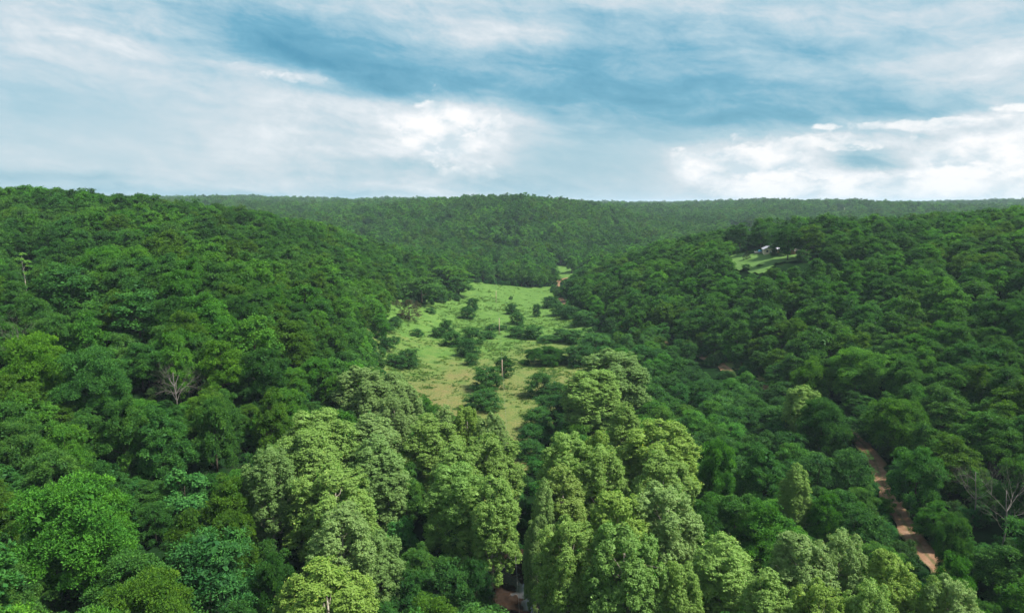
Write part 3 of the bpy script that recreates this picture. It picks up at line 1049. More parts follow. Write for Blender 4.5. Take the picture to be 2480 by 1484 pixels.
S, B, BF, LO, VI, BB = 'syc', 'broad', 'broad_fine', 'locust', 'vine', 'broad_big'
GS, GB = 'sycamores along the creek in the foreground', 'broadleaf trees of the valley woods'
T = [
    # left creek-side stand of sycamores
    (S, 768, 994, 150, 25, 'bright', 'light green sycamore, topmost of the dense stand left of the creek', 0),
    (S, 741, 1040, 130, 24, 'bright', 'light green sycamore in front of the topmost of the left stand', 1),
    (S, 651, 1085, 112, 22, 'mid', 'grey-green sycamore at the left edge of the creek stand', 2),
    (S, 807, 1141, 168, 25, 'yellow', 'broad yellow-green sycamore directly behind the silvery pointed one', 0, 'the broad yellow-green sycamore'),
    (S, 824, 1232, 132, 24, 'silver', 'silvery pointed sycamore near the bottom left of centre', 1, 'the silvery pointed sycamore'),
    (S, 785, 1376, 205, 23, 'gold', 'yellow-tipped sycamore at the bottom edge, below the silvery pointed one', 2),
    (S, 906, 1059, 125, 25, 'mid', 'mid green sycamore with a tall domed crown right of the left stand', 3),
    (S, 876, 891, 106, 24, 'pale', 'pale rounded sycamore, highest of the pale clump below the meadow', 0, 'the highest pale sycamore below the meadow'),
    (S, 949, 899, 88, 21, 'pale', 'small pale sycamore at the back of the clump, meeting the meadow edge', 1),
    (S, 962, 924, 92, 22, 'silver', 'whitish round-topped sycamore bordering the left foot of the meadow', 2),
    (S, 953, 962, 90, 23, 'pale', 'pale sycamore in front of the whitish round-topped one', 0),
    (S, 896, 1007, 125, 24, 'pale', 'wide pale sycamore between the pale clump and the dense left stand', 3),
    (S, 1040, 1012, 118, 25, 'yellow', 'yellow-green sycamore with bare limbs showing below its crown', 1, 'the sycamore with bare limbs showing'),
    (S, 1076, 984, 70, 22, 'silver', 'small blue-silver sycamore just below the near edge of the meadow', 3),
    (S, 1130, 986, 72, 22, 'gold', 'small yellow sycamore between two silvery ones under the meadow', 0),
    (S, 1190, 1003, 84, 22, 'silver', 'round silvery-white sycamore beside the power line gap', 2, 'the round silvery-white sycamore'),
    (S, 1182, 1058, 130, 25, 'yellow', 'yellow-green sycamore below the round silvery-white one, at the gap', 0),
    (S, 1100, 1078, 98, 25, 'bright', 'light green sycamore left of the gap-side trees, midway down', 1),
    (S, 1190, 1160, 112, 25, 'bright', 'broad light green sycamore leaning to the power line gap', 2, 'the broad light green sycamore at the gap'),
    (S, 1105, 1126, 128, 25, 'vivid', 'green sycamore with a brown trunk showing in its crown', 0),
    (B, 1105, 1268, 100, 12, 'deep', 'low dark green tree under the sycamores left of the gap', 2),
    (S, 1166, 1268, 88, 11, 'mid', 'low mid green sycamore just above the creek pool', 3),
    (VI, 972, 1248, 84, 13, 'mid', 'bright glossy creeper covering a low tree right of the silvery sycamore', 0),
    (S, 915, 1292, 96, 18, 'mid', 'low green sycamore shaded by the broad yellow-green one', 0),
    (LO, 1083, 1360, 135, 11, 'mid', 'feathery dark locust beside the creek pool, bottom centre', 0, 'the feathery locust by the creek pool'),
    (LO, 1150, 1358, 95, 11, 'deep', 'dark feathery locust overhanging the left bank of the creek pool', 1),
    (LO, 984, 1382, 120, 11, 'deep', 'dark locust in the shade at the bottom, left of the creek', 2),
    (B, 807, 912, 62, 14, 'yellow', 'small yellow-green tree left of the highest pale sycamore', 1),
    # right creek-side stand
    (S, 1490, 852, 132, 26, 'mid', 'tall rounded mid green sycamore right of the big meadow thicket', 0, 'the tall rounded sycamore by the meadow'),
    (S, 1440, 896, 120, 25, 'bright', 'light green sycamore in front of the tall rounded one', 1),
    (S, 1516, 978, 88, 25, 'yellow', 'narrow yellow-green sycamore rising behind the arched crown', 3),
    (S, 1600, 1022, 150, 25, 'gold', 'wide arched yellow-green sycamore with a white limb beneath', 2, 'the wide arched yellow-green sycamore'),
    (S, 1452, 1042, 80, 25, 'gold', 'brightest yellow sycamore top right of the gap', 1, 'the brightest yellow sycamore'),
    (S, 1372, 1052, 98, 24, 'bright', 'light green sycamore immediately left of the brightest yellow one', 0),
    (S, 1452, 1082, 120, 24, 'yellow', 'dense yellow-green sycamore below the brightest yellow top', 2),
    (S, 1361, 1132, 106, 25, 'olive', 'olive-yellow pointed sycamore to the right of the power line gap', 3, 'the olive-yellow pointed sycamore'),
    (S, 1318, 1164, 62, 24, 'silver', 'slim silvery sycamore standing at the right side of the gap', 3, 'the slim silvery sycamore at the gap'),
    (S, 1302, 1250, 66, 22, 'pale', 'slim pale sycamore below the slim silvery one', 1),
    (S, 1499, 1192, 126, 25, 'gold', 'sycamore with bright yellow highlights, centre of the right stand', 1, 'the yellow-highlighted sycamore'),
    (S, 1380, 1265, 128, 25, 'yellow', 'yellow-tipped tall sycamore above the bottom edge, right of the creek', 0),
    (S, 1510, 1277, 155, 26, 'vivid', 'big bright green sycamore reaching the bottom edge, right of centre', 2, 'the big bright green sycamore'),
    (S, 1612, 1182, 146, 25, 'silver', 'silvery green broad sycamore right of the yellow-highlighted one', 0, 'the broad silvery sycamore'),
    (S, 1606, 1104, 125, 25, 'yellow', 'yellow-green sycamore under the wide arched crown', 1),
    (BF, 1737, 1068, 98, 19, 'vivid', 'smooth vivid green tree standing alone right of the arched sycamore', 0, 'the smooth vivid green tree'),
    (BF, 1862, 1216, 155, 18, 'vivid', 'wide vivid green tree between the right stand and the dirt track', 1, 'the wide vivid green tree'),
    (S, 1752, 1300, 130, 22, 'bright', 'light green sycamore right of the big bright green one', 3),
    (S, 1648, 1368, 92, 20, 'yellow', 'low yellow-green sycamore at the bottom, right of the big bright green one', 0),
    (S, 1945, 1298, 128, 23, 'pale', 'pale green sycamore, left of a pair near the bottom right', 1),
    (S, 2040, 1288, 112, 23, 'pale', 'pale green sycamore, right of a pair near the bottom right', 2, 'the pale pair of sycamores'),
    (S, 1988, 1418, 112, 22, 'gold', 'yellow sycamore cut by the bottom edge below the pale pair', 0),
    (S, 1860, 1385, 110, 21, 'bright', 'light green sycamore at the bottom, left of the yellow cut-off one', 3),
    (S, 2163, 1342, 100, 22, 'gold', 'yellow-green sycamore at the foot of the dirt track', 1, 'the yellow-green sycamore at the track'),
    (S, 2262, 1402, 80, 20, 'yellow', 'small yellow-green sycamore on the bottom right edge', 3),
    (S, 2312, 1408, 112, 20, 'silver', 'silver-leaved sycamore at the bottom right', 0, 'the silver-leaved sycamore'),
    (S, 2110, 1410, 105, 21, 'bright', 'light green sycamore under the yellow-green one at the track', 2),
    (BF, 2319, 1346, 96, 16, 'vivid', 'vivid green tree above the silver-leaved sycamore', 2),
    (BF, 2314, 1250, 82, 15, 'mid', 'small mid green tree right of the lower bend of the track', 0),
    (S, 1931, 1126, 72, 19, 'bright', 'slim light-tipped sycamore left of the track bend', 3),
    (BF, 1844, 1082, 112, 18, 'teal', 'blue-green rounded tree right of the smooth vivid one', 1),
    (BF, 2003, 1190, 76, 14, 'vivid', 'small vivid green tree left of the bright gravel', 2),
    (S, 1946, 936, 90, 20, 'bright', 'light-topped sycamore behind the dark round tree by the track', 0),
    (BF, 1995, 968, 118, 19, 'deep', 'dark round tree hiding the track just above its red bend', 0, 'the dark round tree by the track'),
    (BF, 1970, 866, 92, 18, 'gold', 'brilliant yellow-green tree on the right bank above the track', 1, 'the brilliant yellow-green tree'),
    (BF, 2080, 845, 145, 20, 'bright', 'large light green tree right of the brilliant yellow-green one', 2),
    (BF, 2172, 968, 132, 19, 'yellow', 'yellow-green tree above the red bend of the track', 0, 'the yellow-green tree above the bend'),
    (BF, 2288, 934, 115, 18, 'pale', 'grey-green tree right of the yellow-green tree above the bend', 1),
    (BF, 2409, 1003, 122, 18, 'mid', 'mid green tree above the bleached dead tree at right', 2),
    (BF, 2228, 1085, 122, 18, 'teal', 'blue-green tree on the right side of the red track', 0, 'the blue-green tree beside the track'),
    (LO, 2065, 1088, 112, 13, 'mid', 'feathery locust leaning over the red track from the left', 1, 'the feathery locust over the track'),
    (LO, 2100, 1235, 125, 12, 'mid', 'feathery locust in front of the lower track', 2),
    (LO, 1985, 1100, 110, 11, 'mid', 'feathery locust left of the red track, behind another', 0),
    # bottom left
    (BB, 171, 1168, 285, 21, 'vivid', 'very big vivid green tree at the bottom left', 2, 'the very big tree at the bottom left'),
    (BF, 124, 1096, 135, 13, 'pale', 'grey-green feathery tree behind the very big one at bottom left', 0),
    (BF, 255, 1120, 104, 14, 'teal', 'blue-green small tree behind the right shoulder of the very big one', 1),
    (BF, 281, 1182, 66, 17, 'yellow', 'yellowish bushy top beside the very big tree at bottom left', 1),
    (VI, 446, 1142, 120, 12, 'mid', 'bright blue-green creeper over a low tree, left of the sycamores', 0, 'the bright creeper mound at left'),
    (BF, 550, 1156, 115, 15, 'olive', 'olive green tree right of the bright creeper mound', 2),
    (BF, 556, 1243, 120, 15, 'olive', 'olive green tree below the creeper mound, left of the stand', 0),
    (BF, 450, 1232, 104, 15, 'olive', 'olive tree directly under the bright creeper mound', 1),
    (LO, 498, 1288, 240, 15, 'teal', 'very wide feathery locust near the bottom, left of the sycamores', 1, 'the very wide feathery locust'),
    (BB, 359, 1400, 225, 18, 'olive', 'wide olive-yellow tree at the bottom edge, under the feathery locust', 2),
    (BF, 658, 1344, 92, 15, 'deep', 'dark tree squeezed between the feathery locust and the yellow-tipped sycamore', 0),
    (BF, 383, 984, 118, 18, 'teal', 'blue-green tree below the bare-branched tree on the left', 1, 'the blue-green tree below the bare one'),
    (BF, 300, 962, 110, 18, 'mid', 'mid green tree left of the blue-green one below the bare tree', 2),
    (BF, 515, 968, 110, 18, 'mid', 'mid green tree right of and below the bare-branched tree', 0),
    (BF, 654, 944, 92, 18, 'olive', 'olive green upright tree left of the pale sycamore clump', 1, 'the olive upright tree'),
    (BF, 223, 846, 165, 19, 'teal', 'broad blue-green tree right of the yellow-green corner tree', 2, 'the broad blue-green tree'),
    (BF, 78, 813, 150, 19, 'gold', 'yellow-green tree by the left edge, halfway down', 0, 'the yellow-green tree at the left edge'),
    (BF, 425, 808, 80, 19, 'bright', 'light green tree rising right behind the bare-branched tree', 1),
    (BF, 530, 822, 115, 18, 'gold', 'rounded yellow-green tree right of the bare-branched tree', 2, 'the rounded yellow-green tree'),
    (BF, 636, 846, 116, 18, 'deep', 'dark green tree right of the rounded yellow-green one', 0),
    (B, 612, 766, 118, 19, 'bright', 'light green tree on the left slope above the rounded yellow-green one', 1),
    (B, 204, 757, 95, 17, 'vivid', 'vivid green tree above the broad blue-green tree on the left', 3, 'the vivid green tree on the left slope'),
    (B, 330, 700, 150, 19, 'teal', 'broad blue-green tree in the middle of the left slope', 2),
    (B, 150, 640, 160, 19, 'teal', 'large blue-green tree right of the slim white-trunked tree', 4),
    (B, 1085, 640, 120, 19, 'yellow', 'yellow-green tree at the corner where the left wood meets the meadow', 0, 'the corner tree of the left wood'),
    (B, 1020, 672, 110, 19, 'pale', 'pale green tree with a ragged side on the left wood edge', 1),
    (B, 1110, 670, 66, 16, 'mid', 'mid green tree at the far left corner of the meadow', 2),
    (B, 1385, 620, 34, 19, 'bright', 'light green tree standing above the far right of the meadow', 1, 'the lone light tree behind the meadow'),
    # house hill
    (B, 1905, 536, 78, 21, 'deep', 'great dark tree standing before the right half of the house', 0, 'the great dark tree by the house'),
    (B, 1960, 545, 80, 20, 'olive', 'great olive tree right of the house', 2),
    (B, 1795, 540, 75, 20, 'deep', 'tall dark tree left of the lawn below the house', 3),
    (B, 1845, 542, 60, 19, 'deep', 'dark tree filling the gap behind the house', 4),
]
for r_ in T:
    kd, px, py, wp, Ht, tn, lb, ix = r_[:8]
    by_top(kd, px, py, wp, Ht, tn, lb, ix, r_[8] if len(r_) > 8 else None, GS if kd == S else (GB if kd in (B, BF, BB) else ('feathery locusts' if kd == LO else 'creeper-covered trees')))


# ------------------------------------------------------------------ shrubs and small trees in the meadow, placed by base
def by_base(kind, px, top, base_py, wpx, tint, label, idx=None, cat='shrub', group='shrubs and small trees in the meadow', land=None, pt=None):
    x, y = pt or floor_pt(px, base_py)
    z = float(height(x, y))
    _, _, dep = proj(x, y, z)
    sa = math.sin(math.atan((base_py - 490) / F))
    tot = base_py - top
    if pt is None:
        x, y = floor_pt(px, base_py - 0.34 * wpx * sa)
        z = float(height(x, y))
        _, _, dep = proj(x, y, z)
    Ht = max(tot * 0.6, tot - 0.40 * wpx * sa) * dep / F / cosP
    # the crown's own depth shows below its foot point when seen from above
    W = wpx * dep / F
    e = plant(kind, x, y, Ht, W, TINT[tint][0], label, cat=cat, group=group, idx=idx)
    NAMED.append((x, y, W / 2, px, (top + base_py) / 2, wpx / 2, dep, (base_py - top) / 2))
    if land:
        THINGS.append((px, (top + base_py) / 2, land))
    return e


def zq(X, Y):
    return 922.6 + .254 * X, 634.9 + .254 * Y


MB_LIST = [
    (LO, 870, 365, 480, 105, 'deep', 'taller of two touching shrubs at the upper left of the meadow', 'shrub'),
    (LO, 828, 440, 552, 118, 'deep', 'nearer of two touching shrubs at the upper left of the meadow', 'shrub'),
    (LO, 1245, 400, 500, 100, 'deep', 'dark round shrub in the middle of the far meadow', 'shrub'),
    (LO, 1300, 482, 598, 118, 'mid', 'round shrub just in front of the dark one in mid-meadow', 'shrub'),
    (LO, 1487, 402, 520, 66, 'deep', 'thin open sapling at the right of the far meadow', 'tree'),
    ('shrub', 1237, 332, 368, 36, 'deep', 'tiny dark bush alone in the far meadow', 'shrub'),
    ('cedar', 272, 470, 655, 180, 'brown', 'dark brown-green cedar on the left side of the meadow', 'tree', 'the dark cedar in the meadow'),
    ('cedar', 342, 488, 555, 72, 'brown', 'small brown cedar behind the dark one on the meadow edge', 'tree'),
    ('cedar', 150, 540, 595, 105, 'brown', 'low brown cedar left behind the dark one', 'tree'),
    (LO, 628, 572, 735, 125, 'mid', 'upright feathery shrub at the back of the meadow thicket', 'shrub'),
    (LO, 552, 645, 748, 120, 'mid', 'leftmost shrub of the thicket in mid-meadow', 'shrub'),
    (LO, 695, 665, 815, 175, 'mid', 'wide shrub in the middle of the meadow thicket', 'shrub'),
    (LO, 828, 735, 905, 172, 'deep', 'nearest dark shrub of the meadow thicket', 'shrub', 'the mid-meadow thicket'),
    (LO, 875, 625, 790, 175, 'mid', 'right rear shrub of the meadow thicket', 'shrub'),
    (LO, 1025, 655, 735, 120, 'mid', 'low shrub between the thicket and the second pole', 'shrub'),
    ('shrub', 1060, 592, 655, 130, 'deep', 'low wide bush left behind the second pole', 'shrub'),
    ('shrub', 1165, 600, 650, 100, 'deep', 'low dark bush right behind the second pole', 'shrub'),
    ('shrub', 1335, 590, 632, 60, 'mid', 'small bush below the round mid-meadow shrubs', 'shrub'),
    (LO, 1290, 612, 722, 140, 'mid', 'pale feathery shrub right of the second pole', 'shrub'),
    (LO, 1450, 602, 738, 170, 'mid', 'pair-like twin-topped shrub right of the second pole', 'shrub'),
    (LO, 1000, 1000, 1230, 250, 'mid', 'big leafy shrub left in front of the near pole', 'shrub', 'the big shrub by the near pole'),
    (LO, 990, 1212, 1425, 285, 'mid', 'big flat-topped shrub at the near end of the meadow', 'shrub'),
    ('broad', 1178, 900, 1108, 155, 'deep', 'upright leafy small tree right behind the near pole', 'tree', 'the small tree behind the near pole'),
    (LO, 868, 872, 985, 110, 'mid', 'faint feathery shrub in the middle of the near meadow', 'shrub'),
    (LO, 270, 862, 1040, 190, 'mid', 'feathery shrub at the lower left edge of the meadow', 'shrub'),
    ('shrub', 355, 692, 772, 105, 'mid', 'thin low bush below the dark cedar', 'shrub'),
    (LO, 135, 645, 738, 115, 'deep', 'dark bush left of the dark cedar, at the wood edge', 'shrub'),
    (LO, 60, 700, 800, 130, 'mid', 'bush at the left rim of the meadow, below the cedars', 'shrub'),
    (LO, 40, 830, 960, 150, 'deep', 'dark bush at the left rim, level with the big thicket', 'shrub'),
    ('shrub', 130, 800, 870, 90, 'mid', 'small bush just inside the left rim of the meadow', 'shrub'),
    (LO, 140, 940, 1070, 170, 'mid', 'leafy bush at the left rim, below the feathery one', 'shrub'),
    ('shrub', 480, 500, 560, 90, 'mid', 'low bush at the upper left wood edge of the meadow', 'shrub'),
    (LO, 1532, 1052, 1300, 250, 'mid', 'feathery small tree on the dry grass, lower right of the meadow', 'tree', 'the feathery small tree on dry grass'),
    (LO, 1712, 1155, 1330, 210, 'mid', 'feathery shrub right of the small tree on dry grass', 'shrub'),
    (LO, 1620, 1270, 1500, 260, 'deep', 'dark feathery shrub under the small tree on dry grass', 'shrub'),
    (LO, 1500, 1390, 1620, 230, 'mid', 'feathery shrub left of the light green sycamore, at the gap', 'shrub'),
    (LO, 1440, 1550, 1780, 240, 'deep', 'dark shrub low on the right side of the gap', 'shrub'),
    (LO, 1420, 1700, 1900, 220, 'mid', 'dark feathery shrub half down the right side of the gap', 'shrub'),
    (LO, 1720, 640, 760, 190, 'mid', 'feathery shrub at the right rim of the meadow', 'shrub'),
    (LO, 1850, 660, 790, 210, 'mid', 'feathery shrub nearest the gravel patch right of the meadow', 'shrub'),
    (LO, 1590, 700, 775, 150, 'mid', 'low pale shrub above the big thicket', 'shrub'),
    (LO, 1620, 330, 440, 150, 'deep', 'dark shrub on the far right rim of the meadow', 'shrub'),
    (LO, 1700, 400, 520, 150, 'mid', 'shrub below the pale gravel at the far right rim', 'shrub'),
    (LO, 1800, 440, 560, 170, 'deep', 'dark shrub between the two visible bits of far track', 'shrub'),
    (LO, 1930, 500, 640, 190, 'mid', 'leafy shrub left of the middle stretch of track', 'shrub'),
    (LO, 1900, 800, 1000, 260, 'deep', 'dark rounded shrub right behind the big thicket', 'shrub'),
    (LO, 2050, 700, 880, 260, 'mid', 'wide leafy shrub between the big thicket and the track', 'shrub'),
]
for r_ in MB_LIST:
    kd, X, Y0, Y1, Wz, tn, lb, ct = r_[:8]
    px, py0 = zq(X, Y0 - 0.06 * (Y1 - Y0))
    _, py1 = zq(X, Y1 + 0.06 * (Y1 - Y0))
    Wz *= 1.35
    by_base(kd, px, py0, py1, Wz * .254, tn, lb, None, ct, land=r_[8] if len(r_) > 8 else None)

# big rounded thicket, five domed masses grown into one another are one plant
g = np.random.default_rng(77)
lobes = []
for k in range(70):
    a_ = g.uniform(0, 6.28)
    rr_ = math.sqrt(g.uniform(0, 1))
    lobes.append((rr_ * 10.5 * math.cos(a_), rr_ * 6.5 * math.sin(a_), max(1.2, (9.0 * math.sqrt(max(0, 1 - rr_ ** 2 * 0.9)) - 0.8) * (g.uniform(0.8, 1.0) if k % 3 else g.uniform(0.2, 0.8))), g.uniform(1.5, 2.5), g.uniform(1.0, 1.6)))
V_, F_, va = crown_leaves(lobes, g, 34, 26, 0.7, 0.36, aspect=0.45, up=0.8, flat=0.7, low=-0.7, core=(0, 0, 1), star=True, heart=50)
mbx = MB()
limb_tubes(mbx, 6, 0.2, [l[:3] for l in lobes[::3]], g, 0.05)
tx, ty = floor_pt(*zq(1565, 975))
e = empty('thicket', (tx, ty, float(height(tx, ty))))
o = link('crown', mesh_np('thicket_crown', V_, F_, M['locust'], {'vary': va}), e)
o['tint'] = [0.85, 0.95, 0.8]
link('trunk', mbx.mesh('thicket_trunk', M['bark'], True), e)
tag(e, 'long rounded dark green thicket on the right side of the meadow', 'shrub', 'shrubs and small trees in the meadow')
THINGS.append((1322, 858, 'the long rounded thicket'))
NAMED.append((tx, ty, 10, 1322, 858, 68, 300, 33))


# ------------------------------------------------------------------ bare and dead trees
def skeleton(mb, p, d_, L, r, depth, g, spread=0.5, nseg=4):
    pts = [p]
    rad = [r]
    q = p.copy()
    for k in range(nseg):
        d_ = (d_ + Vector(g.normal(size=3)) * 0.10 + Vector((0, 0, 0.04))).normalized()
        q = q + d_ * (L / nseg)
        pts.append(q.copy())
        rad.append(r * (1 - 0.45 * (k + 1) / nseg))
    mb.tube(pts, rad, 5 if r > 0.06 else 4, cap=False)
    if depth <= 0:
        return
    for k in range(g.integers(2, 5)):
        s = g.uniform(0.5, 1.0)
        i_ = min(len(pts) - 1, max(1, int(round(s * nseg))))
        nd = (d_ + Vector(g.normal(size=3)) * spread).normalized()
        skeleton(mb, pts[i_], nd, L * g.uniform(0.55, 0.8), rad[i_] * 0.7, depth - 1, g, spread)


def dead_tree(x, y, Ht, label, seed, nb, spread, mat='deadwood', land=None, r0=0.15, z0=0.0):
    g = np.random.default_rng(seed)
    z = float(height(x, y))
    e = empty('bare_tree', (x, y, z))
    mb = MB()
    pts = [Vector((0.3 * math.sin(k * 0.8), 0.2 * math.cos(k), Ht * 0.75 * k / 6 - 0.4 * (k == 0))) for k in range(7)]
    mb.tube(pts, [r0 * (1.2 - 0.12 * k) for k in range(7)], 7)
    mb.build('trunk', M[mat], e, smooth=True)
    for k in range(nb):
        s = g.uniform(0.35, 1.0)
        i_ = int(s * 6)
        a_ = g.uniform(0, 6.28)
        br = MB()
        skeleton(br, pts[i_], Vector((math.cos(a_) * spread, math.sin(a_) * spread, 0.85)).normalized(), Ht * g.uniform(0.20, 0.32), r0 * 0.42, 4, g, 0.42)
        br.build('branch', M[mat], e, smooth=True)
    tag(e, label, 'tree', 'bare and dying trees')
    px, py, dep = proj(x, y, z + Ht * 0.7)
    NAMED.append((x, y, Ht * 0.3, px, py, Ht * 0.20 * F / dep, dep, Ht * 0.10 * F / dep))
    if land:
        THINGS.append((px, py, land))


x, y = hit(418, 868, 15)
dead_tree(x, y, 15, 'bare grey-branched tree spreading between green crowns on the left', 3, 10, 1.3, land='the bare-branched tree')
x, y = hit(2448, 1140, 19)
dead_tree(x, y, 19, 'bleached dead tree with long bare limbs near the right edge', 5, 9, 1.1, land='the bleached dead tree', r0=0.15)
x, y = hit(2372, 1100, 18)
dead_tree(x, y, 18, 'leaning bare dead top left of the bleached dead tree', 8, 6, 0.9, r0=0.14)
x, y = hit(40, 775, 17)
dead_tree(x, y, 17, 'small reddish-grey bare tree above the yellow-green tree at the left edge', 11, 8, 0.6, r0=0.11)

# slim tree with a long white trunk
x, y = hit(53, 612, 21)
z = float(height(x, y))
e = empty('slim_tree', (x, y, z))
mb = MB()
mb.tube([(0, 0, -0.4), (0.1, 0, 6), (0.0, 0.1, 12), (-0.3, 0, 17), (-0.2, 0, 20)], [0.22, 0.19, 0.15, 0.1, 0.04], 7)
g = np.random.default_rng(44)
lb_ = [(0, 0, 20, 1.0, 0.9), (-0.9, 0, 18.2, 1.2, 0.9), (1.3, 0.3, 17.4, 1.2, 0.8), (2.0, 0, 15.8, 1.0, 0.7), (-1.5, 0.2, 16.2, 0.9, 0.7), (0.3, 0, 16.8, 1.0, 0.8), (0.9, -0.3, 13.6, 0.7, 0.5)]
for q in lb_[1:]:
    mb.tube([(0, 0, q[2] - 2.2), (q[0] * 0.6, q[1] * 0.6, q[2] - 0.8), (q[0], q[1], q[2])], [0.07, 0.05, 0.02], 4, cap=False)
mb.build('trunk', M['bark_pale'], e, smooth=True)
V_, F_, va = crown_leaves(lb_, g, 30, 26, 0.42, 0.30, up=0.6, core=(0, 0, 14))
o = link('crown', mesh_np('slim_crown', V_, F_, M['leaf'], {'vary': va}), e)
o['tint'] = [3.0, 2.2, 2.2]
tag(e, 'slim tree with a small pale crown on a long white trunk, left edge', 'tree')
THINGS.append((53, 640, 'the slim white-trunked tree'))
NAMED.append((x, y, 2.6, 53, 652, 16, math.hypot(x, y), 42))


# ------------------------------------------------------------------ house on the hill
M['wall_cream'] = plain('cream_siding', (0.72, 0.60, 0.42), (0.62, 0.50, 0.34), 2, 0.8)
M['roof_metal'] = plain('pale_metal_roof', (0.40, 0.40, 0.45), (0.30, 0.30, 0.35), 0.8, 0.5)
M['window'] = plain('window_glass', (0.03, 0.04, 0.05), (0.02, 0.03, 0.04), 1, 0.1)
M['trim'] = plain('white_trim', (0.75, 0.75, 0.72), (0.68, 0.68, 0.66), 2, 0.6)
M['deckwood'] = plain('grey_deck_wood', (0.36, 0.33, 0.33), (0.26, 0.24, 0.24), 3, 0.9)
M['blue'] = plain('blue_tarp', (0.05, 0.30, 0.46), (0.03, 0.22, 0.36), 2, 0.6)
M['salmon'] = plain('salmon_block_wall', (0.60, 0.33, 0.24), (0.48, 0.25, 0.18), 2, 0.9)
M['polewood'] = plain('weathered_pole', (0.52, 0.38, 0.29), (0.30, 0.19, 0.14), 3, 0.9, 0.4)
M['metal'] = plain('dull_metal', (0.35, 0.36, 0.37), (0.25, 0.26, 0.27), 4, 0.5, metal=0.6)
M['cable'] = plain('cable_metal', (0.16, 0.16, 0.16), (0.12, 0.12, 0.12), 4, 0.7)
M['ceramic'] = plain('insulator', (0.5, 0.5, 0.48), (0.4, 0.4, 0.4), 4, 0.3)

hx, hy = hit(1866, 616)
hz = float(height(hx, hy)) + 0.3
hs = empty('hillside_house', (hx, hy, hz), R(-14))
mb = MB().box(-4.0, 4.0, 0, 12, -1.5, 2.9)
mb.add([(-4, 0, 2.9), (4, 0, 2.9), (0, 0, 4.8)], [(0, 1, 2)])
mb.add([(-4, 12, 2.9), (4, 12, 2.9), (0, 12, 4.8)], [(0, 2, 1)])
mb.build('wall', M['wall_cream'], hs)
rf = MB()
for s in (-1, 1):
    a_, b_ = (s * 4.7, 2.55), (0, 4.98)
    rf.add([(a_[0], -0.9, a_[1]), (b_[0], -0.9, b_[1]), (b_[0], 12.6, b_[1]), (a_[0], 12.6, a_[1]),
            (a_[0], -0.9, a_[1] + 0.2), (b_[0], -0.9, b_[1] + 0.2), (b_[0], 12.6, b_[1] + 0.2), (a_[0], 12.6, a_[1] + 0.2)],
           [(0, 3, 2, 1), (4, 5, 6, 7), (0, 1, 5, 4), (1, 2, 6, 5), (2, 3, 7, 6), (3, 0, 4, 7)])
ro = rf.build('roof', M['roof_metal'], hs)
MB().box(1.2, 1.9, 7, 7.7, 4.0, 5.6).build('chimney', M['deckwood'], ro)
for wx0 in (-2.7, 1.5):
    fr = MB().box(wx0 - 0.1, wx0 + 1.3, -0.06, 0.02, 0.9, 2.3).build('window', M['trim'], hs)
    MB().box(wx0, wx0 + 1.2, -0.1, -0.03, 1.0, 2.2).build('pane', M['window'], fr)
dr = MB().box(-0.6, 0.6, -0.07, 0.02, -0.1, 2.1).build('door', M['trim'], hs)
MB().box(0.35, 0.45, -0.14, -0.05, 0.95, 1.05).build('handle', M['metal'], dr)
# long side wing with its own lower roof
wg = MB().box(4.0, 9.8, 2.0, 9.0, -1.5, 2.5).build('side_wing', M['wall_cream'], hs)
mb = MB().add([(4.02, 1.3, 2.35), (10.3, 1.3, 2.35), (10.3, 5.5, 3.9), (4.02, 5.5, 3.9), (4.02, 9.6, 2.35), (10.3, 9.6, 2.35),
               (4.02, 1.3, 2.52), (10.3, 1.3, 2.52), (10.3, 5.5, 4.07), (4.02, 5.5, 4.07), (4.02, 9.6, 2.52), (10.3, 9.6, 2.52)],
              [(0, 3, 2, 1), (3, 4, 5, 2), (6, 7, 8, 9), (9, 8, 11, 10), (0, 1, 7, 6), (4, 10, 11, 5), (0, 6, 9, 3), (3, 9, 10, 4), (1, 2, 8, 7), (2, 5, 11, 8)])
mb.build('roof', M['roof_metal'], hs)
for wx0 in (5.5,):
    fr = MB().box(wx0 - 0.1, wx0 + 1.5, 1.94, 2.02, 0.8, 2.0).build('window', M['trim'], hs)
    MB().box(wx0, wx0 + 1.4, 1.9, 1.97, 0.9, 1.9).build('pane', M['window'], fr)
tag(hs, 'cream gabled house with a pale metal roof above the hillside lawn', 'house')
THINGS.append((1870, 605, 'the cream house'))

dx, dy = hit(1842, 615.5)
dz = float(height(dx, dy)) + 0.3
dk = empty('raised_deck', (dx, dy, dz), R(-6))
MB().box(-3.2, 3.0, 0, 4.5, 0.65, 0.85).build('deck_floor', M['deckwood'], dk)
MB().box(-3.2, 3.0, -0.06, 0.0, 0.85, 1.0).box(-3.2, 3.0, -0.06, 0, 1.65, 1.78).build('railing', M['deckwood'], dk)
for k in range(25):
    q = MB().box(-3.15 + k * 0.25, -3.02 + k * 0.25, -0.05, 0.0, 0.2, 1.66)
    if k == 0:
        slat = q.build('slat', M['deckwood'], dk)
        me0 = slat.data
    else:
        s_ = link('slat', me0, dk, (k * 0.25, 0, 0))
for (qx, qy) in ((-3.1, 0.2), (2.9, 0.2), (-3.1, 4.3), (2.9, 4.3)):
    MB().box(qx - 0.08, qx + 0.08, qy - 0.08, qy + 0.08, -0.6, 1.8).build('post', M['deckwood'], dk)
tag(dk, 'grey wooden deck with slatted railing at the left end of the house', 'deck')

